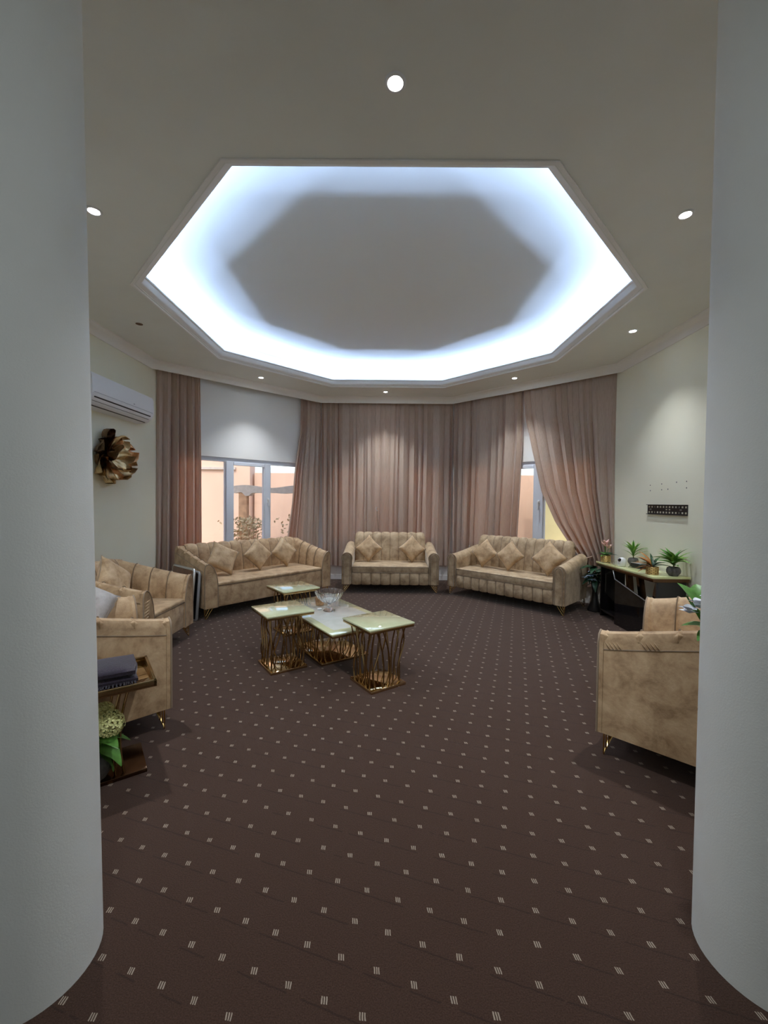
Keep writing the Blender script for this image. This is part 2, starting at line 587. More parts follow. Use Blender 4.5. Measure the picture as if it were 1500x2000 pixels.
struct('wall_left', MB().box(XL - 0.2, XL, yL, cl.y + 0.2, 0, 3.75).mesh('wall_left', MAT['wall']), 'cream left wall with air conditioner and gold flower')
wall_right = struct('wall_right', MB().box(XR, XR + 0.2, yR, cr.y + 0.2, 0, 3.75).mesh('wall_right', MAT['wall']), 'cream right wall with black television bracket')
struct('wall_hall_left', MB().box(-3.5, -3.3, -2.7, 1.1, 0, 3.75).mesh('wall_hall_left', MAT['pillar']), 'hall side wall to the left of the viewer')
struct('wall_hall_right', MB().box(3.3, 3.5, -2.7, 1.1, 0, 3.75).mesh('wall_hall_right', MAT['pillar']), 'hall side wall to the right of the viewer')
struct('wall_hall_back', MB().box(-3.5, 3.5, -2.7, -2.5, 0, 3.75).mesh('wall_hall_back', MAT['pillar']), 'hall end wall behind the viewer')

def wall_hole(name, F, u0, u1, hole, label, th=0.2):
    p0, d, n, L = F
    hu0, hu1, hz0, hz1 = hole
    mb = MB()
    def seg(a, b, z0, z1):
        c = p0 + d * ((a + b) / 2) + n * (th / 2)
        mb.obox((c.x, c.y), (d.x, d.y), (n.x, n.y), (b - a) / 2, th / 2, z0, z1)
    seg(u0, hu0, 0, 3.75)
    seg(hu1, u1, 0, 3.75)
    seg(hu0, hu1, 0, hz0)
    seg(hu0, hu1, hz1, 3.75)
    return struct(name, mb.mesh(name, MAT['bay'], fix=False), label)
H1, H2, H3 = (0.30, 2.36, 0.66, 2.04), (0.16, 2.13, 0.66, 2.04), (0.20, 2.34, 0.66, 2.04)
uL0 = (cl - FL[0]).dot(FL[1])
uR1 = (cr - FR_[0]).dot(FR_[1])
e = 0.14 * math.tan(R(21.5))
wall_hole('wall_bay_left', FL, uL0 - 0.08, FL[3] + e, H1, 'white bay wall around the uncurtained window')
wall_hole('wall_bay_back', FB, -e, FB[3] + e, H2, 'white far wall behind the closed curtains')
wall_hole('wall_bay_right', FR_, -e, uR1 + 0.08, H3, 'white bay wall behind the tied curtain')
# skirting along the bay
for k, F in enumerate((FL, FB, FR_)):
    p0, d, n, L = F
    c = p0 + d * (L / 2) - n * 0.008
    struct('baseboard_' + ('bay_left', 'back', 'bay_right')[k], MB().obox((c.x, c.y), (d.x, d.y), (n.x, n.y), L / 2, 0.008, 0, 0.09, 0.003).mesh('baseboard', MAT['trim']), 'low white skirting under the ' + ('left bay window', 'far curtains', 'right bay window')[k])

# ceiling: soffit with an octagonal opening
bm = bmesh.new()
outer = [(-3.5, -2.7), (3.5, -2.7), (3.5, 5.40)] + [CL[3], CL[2], CL[1], CL[0]] + [(-3.5, 5.41)]
def loop(pts):
    vs = [bm.verts.new((x, y, ZS)) for x, y in pts]
    return [bm.edges.new((vs[i], vs[(i + 1) % len(vs)])) for i in range(len(vs))]
ed = loop(outer) + loop(octo(2.13))
bmesh.ops.triangle_fill(bm, use_beauty=True, edges=ed)
ex = bmesh.ops.extrude_face_region(bm, geom=bm.faces[:])
bmesh.ops.translate(bm, verts=[g for g in ex['geom'] if isinstance(g, bmesh.types.BMVert)], vec=(0, 0, 0.02))
bmesh.ops.recalc_face_normals(bm, faces=bm.faces[:])
struct('ceiling', MB().bm(bm).mesh('ceiling', MAT['ceiling'], fix=False), 'plain lower ceiling around the octagonal recess')
# octagonal recess: side walls and upper ceiling
o1 = octo(2.32)
mb = MB()
mb.add([(x, y, 3.222) for x, y in o1] + [(x, y, 3.56) for x, y in o1], [(i, (i + 1) % 8, 8 + (i + 1) % 8, 8 + i) for i in range(8)])
struct('wall_recess', mb.mesh('wall_recess', MAT['tray'], fix=False), 'upright sides of the octagonal ceiling recess')
struct('ceiling_recess', MB().prism(octo(2.36), 3.535, 3.58).mesh('ceiling_recess', MAT['tray']), 'raised octagonal ceiling panel washed by cool light')
struct('trim_recess_top', sweep(octo(2.318), [(0.0, 3.54), (0.0, 3.493), (0.010, 3.493), (0.016, 3.505), (0.034, 3.523), (0.04, 3.54)], True).mesh('trim_recess_top', MAT['trim']), 'thin white moulding under the raised ceiling panel')
# crown moulding around the opening, stepped
prof = [(0.0, 3.206), (0.0, 3.197), (0.020, 3.195), (0.026, 3.205), (0.030, 3.213), (0.046, 3.219), (0.062, 3.234), (0.070, 3.252), (0.074, 3.262), (0.086, 3.265),
        (0.090, 3.276), (0.104, 3.279), (0.108, 3.290), (0.096, 3.290), (0.080, 3.232), (0.070, 3.222)]
struct('trim_recess_edge', sweep(octo(2.165), prof, True).mesh('trim_recess_edge', MAT['trim'], 50), 'stepped white crown moulding around the ceiling opening')
# cornice along the walls and in front of the curtains
cprof = [(0.0, 3.207), (0.0, 3.108), (0.012, 3.108), (0.016, 3.118), (0.020, 3.150), (0.034, 3.172), (0.060, 3.188), (0.098, 3.194), (0.102, 3.207)]
cpts = [(XL, yL - 0.1), CL[0], CL[1], CL[2], CL[3], (XR, yR - 0.1)]
cpts = cpts[::-1]
struct('trim_cornice', sweep(cpts, cprof, False).mesh('trim_cornice', MAT['trim'], 50), 'white plaster cornice running round the room')
struct('sun_block_roof', MB().box(-3.7, 3.7, -2.8, 7.9, 3.74, 3.9).mesh('sun_block_roof', MAT['sun_block_roof']), 'unseen flat slab added over the room to block the sun')  # added out of view to keep the sun from entering above
# led tape lying on the ledge behind the moulding
led = tag(obj('led_strip', sweep(octo(2.206), [(0, 3.228), (0, 3.2325), (0.012, 3.2325), (0.012, 3.228)], True).mesh('led_strip', MAT['white'])), 'white led tape hidden on the ledge of the ceiling recess', 'led strip')
oc = octo(2.200)
for i in range(8):
    a, c = Vector(oc[i]), Vector(oc[(i + 1) % 8])
    ld = bpy.data.lights.new('led_light', 'AREA')
    ld.shape = 'RECTANGLE'
    ld.size, ld.size_y = (c - a).length, 0.012
    ld.energy = LED_W
    ld.color = LED_COL
    lo = bpy.data.objects.new('led_light', ld)
    COL.objects.link(lo)
    lo.parent = led
    mid = (a + c) / 2
    lo.location = (mid.x, mid.y, 3.2345)
    nrm = Vector((CEN[0] - mid.x, CEN[1] - mid.y, 0)).normalized() * 0.92 + Vector((0, 0, 0.40))   # only the light is tipped inwards, to spread it flatter
    lo.rotation_euler = (Matrix((((c - a).normalized().x, (c - a).normalized().y, 0), tuple((-nrm.normalized()).cross(Vector(((c - a).normalized().x, (c - a).normalized().y, 0)))), tuple(-nrm.normalized()))).transposed()).to_euler()

# ------------------------------------------------------------------ ceiling downlights
ring_me = MB().lathe([(0.030, 0.0), (0.034, -0.004), (0.044, -0.004), (0.047, 0.0), (0.047, 0.004), (0.030, 0.004)], 28).mesh('trim_ring', MAT['white'], 40)
lens_me = MB().lathe([(0.0, -0.0015), (0.020, -0.002), (0.031, 0.0), (0.031, 0.004), (0.0, 0.004)], 28).mesh('lens', MAT['lens'], 60)
DL = [((0.024, 1.821), 'glowing downlight nearest the viewer, above the opening'),
      ((-1.849, 2.623), 'glowing downlight beside the left wall end'),
      ((1.850, 2.619), 'glowing downlight beside the right wall end'),
      ((2.564, 4.358), 'glowing downlight over the console by the right wall'),
      ((1.848, 6.017), 'glowing downlight in front of the tied curtain'),
      ((-0.020, 6.827), 'glowing downlight over the loveseat'),
      ((-1.850, 6.095), 'glowing downlight in front of the uncurtained window')]
def downlight(xy, label, w=1.0):
    t = thing('downlight', label, 'light', (xy[0], xy[1], ZS - 0.004), 0, 'recessed downlights in the lower ceiling')
    obj('trim_ring', ring_me, t)
    obj('lens', lens_me, t)
    ld = bpy.data.lights.new('downlight_beam', 'SPOT')
    ld.energy = SPOT_W * w
    ld.spot_size = R(104)
    ld.spot_blend = 1.0
    ld.shadow_soft_size = 0.03
    ld.color = SPOT_COL
    lo = bpy.data.objects.new('downlight_beam', ld)
    COL.objects.link(lo)
    lo.parent = t
    lo.location = (0, 0, -0.012)
    aim = Vector((CEN[0] - xy[0], CEN[1] - xy[1], 0)).normalized() * math.tan(R(9)) + Vector((0, 0, -1))   # beam aimed inwards to ease the bright wall patches
    lo.rotation_euler = aim.to_track_quat('-Z', 'Y').to_euler()
    return t
for xy, lb in DL:
    downlight(xy, lb, 0.62 if xy[0] > 2.5 else (0.85 if xy[1] > 5.5 and abs(xy[0]) > 1 else 1.0))
t = thing('empty_downlight', 'brown hole of a missing downlight above the air conditioner', 'light', (-2.556, 4.278, ZS - 0.004))
obj('hole_edge', MB().lathe([(0.030, 0.0), (0.034, -0.001), (0.041, -0.001), (0.043, 0.003), (0.030, 0.003)], 20).mesh('hole_edge', MAT['ceiling'], 40), t)
obj('hole', MB().lathe([(0.0, 0.0015), (0.020, 0.001), (0.034, -0.002), (0.036, 0.002)], 20).mesh('hole', MAT['hole'], 40), t)
t = thing('hall_fill', 'unseen round lamp added behind the viewer to light the wall ends', 'light', (0, -1.0, ZS - 0.05))  # added fill light, its source behind the viewer is unseen
obj('fill_disc', MB().lathe([(0.0, -0.03), (0.12, -0.025), (0.18, 0.0), (0.18, 0.05), (0.0, 0.05)], 32).mesh('fill_disc', emit('hall_fill_glow', (0.9, 0.95, 1.0), 3.0), 50), t)
ld = bpy.data.lights.new('hall_fill_light', 'AREA')
ld.shape = 'DISK'
ld.size = 0.34
ld.energy = HALL_FILL_W
ld.color = (0.86, 0.93, 1.0)
lo = bpy.data.objects.new('hall_fill_light', ld)
COL.objects.link(lo)
lo.parent = t
lo.location = (0, 0, -0.035)

# ------------------------------------------------------------------ windows
def window(name, F, hole, cuts, handle_u, label):
    """cuts: list of (u0,u1) clear panes; the rest is frame"""
    p0, d, n, L = F
    u0, u1, z0, z1 = hole
    w = bpy.data.objects.new(name, None)
    COL.objects.link(w)
    w.location = (p0.x, p0.y, 0)
    w.rotation_euler = (0, 0, math.atan2(d.y, d.x))
    tag(w, label, None, None, 'structure')
    y0, y1 = 0.02, 0.09
    mb = MB()
    mb.box(u0, u1, y0, y1, z0, z0 + 0.06, 0.004).box(u0, u1, y0, y1, z1 - 0.06, z1, 0.004)
    mb.box(u0, u0 + 0.05, y0, y1, z0, z1, 0.004).box(u1 - 0.05, u1, y0, y1, z0, z1, 0.004)
    obj('window_frame', mb.mesh('window_frame', MAT['pvc'], fix=False), w)
    for i in range(len(cuts) - 1):
        a, c = cuts[i][1], cuts[i + 1][0]
        obj('mullion', MB().box(a, c, y0 + 0.004, y1, z0 + 0.05, z1 - 0.05, 0.004).mesh('mullion', MAT['pvc'], fix=False), w)
        obj('sash_bead', MB().box(a + 0.012, c - 0.012, y0 - 0.012, y0 + 0.01, z0 + 0.05, z1 - 0.05, 0.004).mesh('sash_bead', MAT['pvc'], fix=False), w)
    for i, (a, c) in enumerate(cuts):
        sash = 0.045 if i % 2 == 1 else 0.0
        obj('pane', MB().box(a - 0.01, c + 0.01, 0.052, 0.058, z0 + 0.05, z1 - 0.05).mesh('pane', MAT['pane']), w)
        if sash:
            obj('sash_rail', MB().box(a - 0.005, c + 0.005, y0 - 0.010, 0.05, z1 - 0.06 - sash, z1 - 0.055, 0.003).mesh('sash_rail', MAT['pvc'], fix=False), w)
            obj('sash_rail', MB().box(a - 0.005, c + 0.005, y0 - 0.010, 0.05, z0 + 0.055, z0 + 0.06 + sash, 0.003).mesh('sash_rail', MAT['pvc'], fix=False), w)
    for hu in handle_u:
        mb = MB().box(hu - 0.013, hu + 0.013, -0.012, 0.012, 1.36, 1.44, 0.004)
        mb.box(hu - 0.010, hu + 0.010, -0.035, -0.010, 1.40, 1.425, 0.004).box(hu - 0.009, hu + 0.009, -0.045, -0.03, 1.30, 1.425, 0.005)
        obj('window_handle', mb.mesh('window_handle', MAT['white'], fix=False), w)
    obj('window_sill', MB().box(u0 - 0.03, u1 + 0.03, -0.03, 0.10, z0 - 0.03, z0, 0.005).mesh('window_sill', MAT['trim'], fix=False), w)
    return w
window('window_1', FL, H1, [(0.36, 1.035), (1.17, 1.665), (1.785, 2.30)], (1.725,), 'three-light white window without drawn curtain, on the left')
window('window_2', FB, H2, [(0.22, 0.80), (0.90, 1.40), (1.50, 2.07)], (1.45,), 'white window behind the closed far curtains')
window('window_3', FR_, H3, [(0.26, 0.70), (0.83, 1.40), (1.57, 2.28)], (1.50,), 'white window glimpsed behind the tied curtain')

# ------------------------------------------------------------------ curtains
def curtain(name, F_line, spec, label, zt=3.19, zb=0.26, pleats=9, amp=0.032, seed=1, nz=46, parent_extra=None):
    """F_line: frame on the cornice line; spec: list of (z, u_left, u_right) rows, top first"""
    p0, d, n, L = F_line
    r = random.Random(seed)
    zs = [s[0] for s in spec][::-1]
    ul = [s[1] for s in spec][::-1]
    ur = [s[2] for s in spec][::-1]
    ns = pleats * 13
    ph = [r.uniform(-0.5, 0.5) for _ in range(pleats + 2)]
    am = [r.uniform(0.35, 1.6) for _ in range(pleats + 2)]
    wd = np.cumsum([0] + [r.uniform(0.45, 1.6) for _ in range(pleats)])
    wd = wd / wd[-1]
    rows = []
    for j in range(nz + 1):
        tz = j / nz
        z = zt + (zb - zt) * tz
        a, b = np.interp(z, zs, ul), np.interp(z, zs, ur)
        width = b - a
        row = []
        for i in range(ns + 1):
            s = i / ns
            # uneven pleats: map s to phase
            k = int(np.searchsorted(wd, s, side='right')) - 1
            k = max(0, min(pleats - 1, k))
            f = (s - wd[k]) / (wd[k + 1] - wd[k])
            A = am[k] * (1 - f) + am[k + 1] * f
            sway = 0.35 * math.sin(2.2 * tz + 5 * ph[k]) * tz
            full = width / max(1e-3, (ur[-1] - ul[-1]))
            aa = amp * A * (0.45 + 0.55 * min(1, tz * 3)) * (0.8 + 0.35 * (1 / max(0.35, full) - 1))
            aa = min(aa, 0.062)
            y = aa * math.sin(2 * PI * f + sway)
            y += 0.012 * math.sin(4 * PI * f + 3 * ph[k] + 4 * tz) * tz
            du = 0.20 * width / pleats * math.sin(4 * PI * f + 2 * sway) * 0.5
            u = a + width * s + du
            q = p0 + d * u + n * (0.0 - y)
            row.append((q.x, q.y, z + (0.012 * math.sin(9 * s + seed) if j == nz else 0)))
        rows.append(row)
    mb = MB().grid(rows)
    t = thing(name, label, 'curtain', (0, 0, 0), 0, 'taupe curtains hung round the bay')
    me = mb.mesh('drape', MAT['curtain'], 80)
    obj('drape', me, t)
    # gathered heading tape
    hrow = [[(p[0] + n.x * -0.004, p[1] + n.y * -0.004, p[2] + dz) for p in rows[0]] for dz in (0.03, 0.0, -0.06)]
    obj('heading', MB().grid(hrow).mesh('heading', MAT['curtain'], 80), t)
    return t, rows
K1, K2, K3 = fr(CL[0], CL[1], 0.072), fr(CL[1], CL[2], 0.072), fr(CL[2], CL[3], 0.072)
curtain('curtain', K1, [(3.2, 0.09, 0.64), (1.9, 0.075, 0.66), (0.26, 0.06, 0.66)], 'narrow curtain gathered beside the air conditioner wall', pleats=6, amp=0.05, seed=3)
curtain('curtain', K1, [(3.2, 2.29, 2.69), (2.6, 2.28, 2.69), (1.9, 2.17, 2.68), (1.38, 2.12, 2.68), (0.82, 2.04, 2.67), (0.26, 2.0, 2.67)], 'curtain pushed open to the right of the uncurtained window', pleats=6, amp=0.045, seed=5)
curtain('curtain', K2, [(3.2, -0.005, 1.075), (0.26, 0.03, 1.075)], 'closed curtain behind the left half of the loveseat', pleats=8, amp=0.056, seed=8)
curtain('curtain', K2, [(3.2, 1.072, 2.305), (1.2, 1.068, 2.29), (0.26, 1.055, 2.28)], 'closed curtain behind the right half of the loveseat', pleats=9, amp=0.056, seed=12)
curtain('curtain', K3, [(3.2, -0.02, 1.24), (2.37, -0.01, 1.255), (1.66, 0.0, 1.225), (0.9, 0.0, 1.19), (0.26, 0.0, 1.19)], 'closed curtain hanging behind the left end of the rolled-arm sofa', pleats=9, amp=0.056, seed=21)
tc_, rws = curtain('curtain', K3, [(3.2, 1.255, 2.58), (2.7, 1.30, 2.58), (2.2, 1.415, 2.58), (1.57, 1.57, 2.59), (1.12, 1.79, 2.60), (0.84, 1.99, 2.60), (0.66, 2.14, 2.60), (0.5, 2.15, 2.60), (0.26, 2.14, 2.58)], 'curtain swept aside and tied above the sofa arm', pleats=9, amp=0.04, seed=33)
# tie band round the swept curtain
p0, d, n, L = K3
tb = []
for i in range(13):
    f = i / 12
    u = 2.12 + 0.20 * f
    q = p0 + d * u - n * (0.062 + 0.012 * math.sin(PI * f))
    tb.append((q.x, q.y, 0.66 + 0.02 * f * f - 0.02 * math.sin(PI * f)))
obj('tie_band', MB().tube(tb, 0.016, 6, 0.5).mesh('tie_band', MAT['curtain'], 60), tc_)
# small tieback hook with cord hanging between the two far curtains
p0, d, n, L = K2
hp = p0 + d * 0.99 - n * 0.075
t = thing('curtain_hook', 'small tieback hook with a hanging cord on the far curtain', 'hook', (hp.x, hp.y, 0))
obj('hook', MB().tube([(0.0, 0.02, 1.30), (0.0, -0.01, 1.30), (-0.02, -0.02, 1.27), (0.0, -0.025, 1.235), (0.02, -0.02, 1.25)], 0.006, 6).mesh('hook', MAT['steel'], 60), t)
obj('cord', MB().tube([(0.0, -0.022, 1.24), (0.015, -0.024, 1.05), (0.03, -0.026, 0.88)], 0.004, 6).mesh('cord', MAT['seam'], 60), t)

# ------------------------------------------------------------------ seating
def strip(fpath, a0, a1, bulge, nu=8, power=0.55, flip=False):
    """one padded channel: fpath(a) -> list of 3D points; a runs across the channel"""
    P = np.array([fpath(a0 + (a1 - a0) * i / nu) for i in range(nu + 1)], float)
    du = np.gradient(P, axis=0)
    dv = np.gradient(P, axis=1)
    N = np.cross(du, dv)
    N /= np.maximum(1e-9, np.linalg.norm(N, axis=2, keepdims=True))
    if flip:
        N = -N
    s = np.linspace(-1, 1, nu + 1)
    off = bulge * np.power(np.maximum(0, 1 - s * s), power)
    P = P + N * off[:, None, None]
    return MB().grid([[tuple(p) for p in row] for row in P])
leg_mesh = {}
def hairpin(sx, sy):
    """nested bent gold wires; sx, sy point from the corner towards the sofa's middle"""
    key = (sx, sy)
    if key not in leg_mesh:
        mb = MB()
        for k in range(3):
            zf = 0.006 + 0.032 * k
            w = 0.115 - 0.034 * k
            y = sy * 0.012 * k
            mb.tube([(0, y, 0.135), (0, y, zf + 0.012), (sx * 0.006, y, zf), (sx * 0.018, y, zf + 0.010), (sx * w, y + sy * 0.02, 0.135)], 0.0038, 6)
        mb.box(min(0, sx * 0.13) - 0.006, max(0, sx * 0.13) + 0.006, min(0, sy * 0.06) - 0.008, max(0, sy * 0.06) + 0.008, 0.128, 0.136)
        leg_mesh[key] = mb.mesh('leg', MAT['gold'], 50, fix=False)
    return leg_mesh[key]
def add_legs(t, W, D, ix=0.015, iy=0.02):
    for sx in (-1, 1):
        for yy, sy in ((iy, 1), (D - iy, -1)):
            obj('leg', hairpin(-sx, sy), t, (sx * (W / 2 - ix), yy, 0))

def sofa_sloped(name, label, cat, W, D, loc, rz, nb, na=4, za=0.66, zb=0.815, mat='velvet', group=None, pleat_side=None):
    """low sofa whose padded back runs into arms that slope down to the front"""
    t = thing(name, label, cat, (loc[0], loc[1], 0), rz, group)
    V = MAT[mat]
    T, zs, z0 = 0.165, 0.40, 0.13
    TB = 0.17
    def zt(y):
        return za + (zb - za) * min(1, max(0, y / (D - 0.08))) ** 1.1
    for sx in (-1, 1):
        # core of the arm, lofted front to back
        def sec(y):
            h = zt(y)
            pts = [(0.0, z0), (0.0, h - 0.06), (0.02, h - 0.022), (0.055, h - 0.016), (0.095, h - 0.05), (0.125, h - 0.13), (0.14, zs), (0.14, z0)]
            return [(sx * (W / 2 - x), y, z) for x, z in pts]
        ys = [0.0, 0.1, 0.25, 0.4, 0.55, D - 0.1, D - 0.01]
        mb = MB().grid([sec(y) for y in ys], closed_v=True)
        n = 8
        mb.f.append(tuple(range(n)))
        mb.f.append(tuple((len(ys) - 1) * n + k for k in range(n)))
        arm = obj('arm', mb.mesh('arm', V, 50), t)
        # channels wrapping from the seat, over the top, to the outer rim
        def path(y):
            h = zt(y)
            pts = [(T - 0.012, zs - 0.02), (T - 0.016, zs + 0.07), (0.137, h - 0.14), (0.108, h - 0.055), (0.068, h - 0.012), (0.028, h - 0.010), (0.0, h - 0.028), (-0.004, h - 0.062)]
            q = []
            for i in range(len(pts) - 1):
                for k in range(3):
                    f = k / 3
                    q.append((pts[i][0] * (1 - f) + pts[i + 1][0] * f, pts[i][1] * (1 - f) + pts[i + 1][1] * f))
            q.append(pts[-1])
            return [(sx * (W / 2 - x), y, z) for x, z in q]
        y1 = D - 0.10
        for k in range(na):
            a0, a1 = 0.012 + (y1 - 0.012) * k / na, 0.012 + (y1 - 0.012) * (k + 1) / na
            obj('arm_channel', strip(path, a0, a1, 0.022, 8, 0.5, flip=(sx < 0)).mesh('arm_channel', V, 70), arm)
        sm = MB()
        for k in range(1, na):
            sm.tube(path(0.012 + (y1 - 0.012) * k / na)[:15], 0.0045, 5)
        obj('channel_seams', sm.mesh('channel_seams', MAT['seam'], 60, fix=False), arm)
        # upholstered front facing with piping
        h = za - 0.012
        out = [(-0.002, z0), (-0.004, h - 0.06), (0.010, h - 0.012), (0.04, h + 0.004), (0.075, h - 0.012), (0.112, h - 0.06), (0.138, h - 0.13), (0.152, h - 0.21), (0.156, zs - 0.03), (0.156, z0)]
        fp = [(sx * (W / 2 - x), z) for x, z in out]
        mb = MB()
        m = len(fp)
        mb.add([(x, -0.014, z) for x, z in fp] + [(x, 0.012, z) for x, z in fp], [tuple(range(m)), tuple(range(m, 2 * m))] + [(i, (i + 1) % m, m + (i + 1) % m, m + i) for i in range(m)])
        fac = obj('arm_front', mb.mesh('arm_front', V, 30), arm)
        obj('arm_piping', MB().tube([(x, -0.014, z) for x, z in fp], 0.0055, 6).mesh('arm_piping', MAT['piping'], 60), arm)
        # gathered pleats under the front roll
        pm = MB()
        for k in range(6):
            zc = h - 0.10 - 0.026 * k
            pm.tube([(sx * (W / 2 - 0.015), -0.015, zc), (sx * (W / 2 - 0.055), -0.0195, zc + 0.012), (sx * (W / 2 - 0.095 + 0.006 * k), -0.015, zc + 0.018)], [0.001, 0.0045, 0.001], 5)
        obj('pleats', pm.mesh('pleats', V, 60), arm)
        if pleat_side == sx:
            pm = MB()
            rr = random.Random(4)
            for g0 in (0.02, 0.19, 0.42, 0.52):
                for k in range(4):
                    y = g0 + 0.018 * k + rr.uniform(0, 0.004)
                    zz = zt(y) - 0.060
                    xx = sx * (W / 2 + 0.006)
                    pm.tube([(xx, y, zz), (xx + sx * 0.003, y + 0.014, zz - 0.018), (xx - sx * 0.003, y + 0.03, zz - 0.040)], [0.001, 0.0035, 0.001], 5)
            obj('pleats', pm.mesh('pleats', V, 60), arm)
        # seam under the outer rim
        obj('rim_seam', MB().tube([(sx * (W / 2 + 0.001), y, zt(y) - 0.105) for y in np.linspace(0.0, D - 0.03, 12)], 0.0028, 5).mesh('rim_seam', MAT['piping'], 60), arm)
    # back
    sec = [(D - TB + 0.03, z0), (D - TB + 0.045, zs), (D - 0.105, zb - 0.05), (D - 0.075, zb - 0.018), (D - 0.03, zb - 0.016), (D, zb - 0.06), (D, z0)]
    mb = MB().grid([[(x, y, z) for y, z in sec] for x in (-W / 2 + 0.01, W / 2 - 0.01)], closed_v=True)
    m = len(sec)
    mb.f.append(tuple(range(m)))
    mb.f.append(tuple(m + k for k in range(m)))
    back = obj('backrest', mb.mesh('backrest', V, 50), t)
    def bpath(x):
        pts = [(D - TB - 0.01, zs - 0.02), (D - TB + 0.005, zs + 0.10), (D - 0.135, zb - 0.14), (D - 0.108, zb - 0.05), (D - 0.075, zb - 0.012), (D - 0.03, zb - 0.010), (D - 0.002, zb - 0.035), (D + 0.004, zb - 0.07)]
        q = []
        for i in range(len(pts) - 1):
            for k in range(3):
                f = k / 3
                q.append((pts[i][0] * (1 - f) + pts[i + 1][0] * f, pts[i][1] * (1 - f) + pts[i + 1][1] * f))
        q.append(pts[-1])
        return [(x, y, z) for y, z in q]
    xi = W / 2 - 0.10
    for k in range(nb):
        a0, a1 = -xi + 2 * xi * k / nb, -xi + 2 * xi * (k + 1) / nb
        obj('back_channel', strip(bpath, a0, a1, 0.020, 8, 0.5).mesh('back_channel', V, 70), back)
    sm = MB()
    for k in range(nb + 1):
        sm.tube(bpath(-xi + 2 * xi * k / nb)[:17], 0.0045, 5)
    obj('channel_seams', sm.mesh('channel_seams', MAT['seam'], 60, fix=False), back)
    # seat
    xs = W / 2 - 0.145
    seat = obj('seat_base', MB().box(-xs, xs, 0.0, D - 0.1, z0, 0.385, 0.012).mesh('seat_base', V, 40), t)
    obj('seat_cushion', MB().box(-xs, xs, -0.004, D - 0.13, 0.375, 0.422, 0.02, 3).mesh('seat_cushion', V, 60), t)
    obj('seat_piping', MB().tube([(-xs, -0.004, 0.383), (xs, -0.004, 0.383)], 0.005, 6).mesh('seat_piping', MAT['seam'], 60), seat)
    add_legs(t, W, D)
    return t

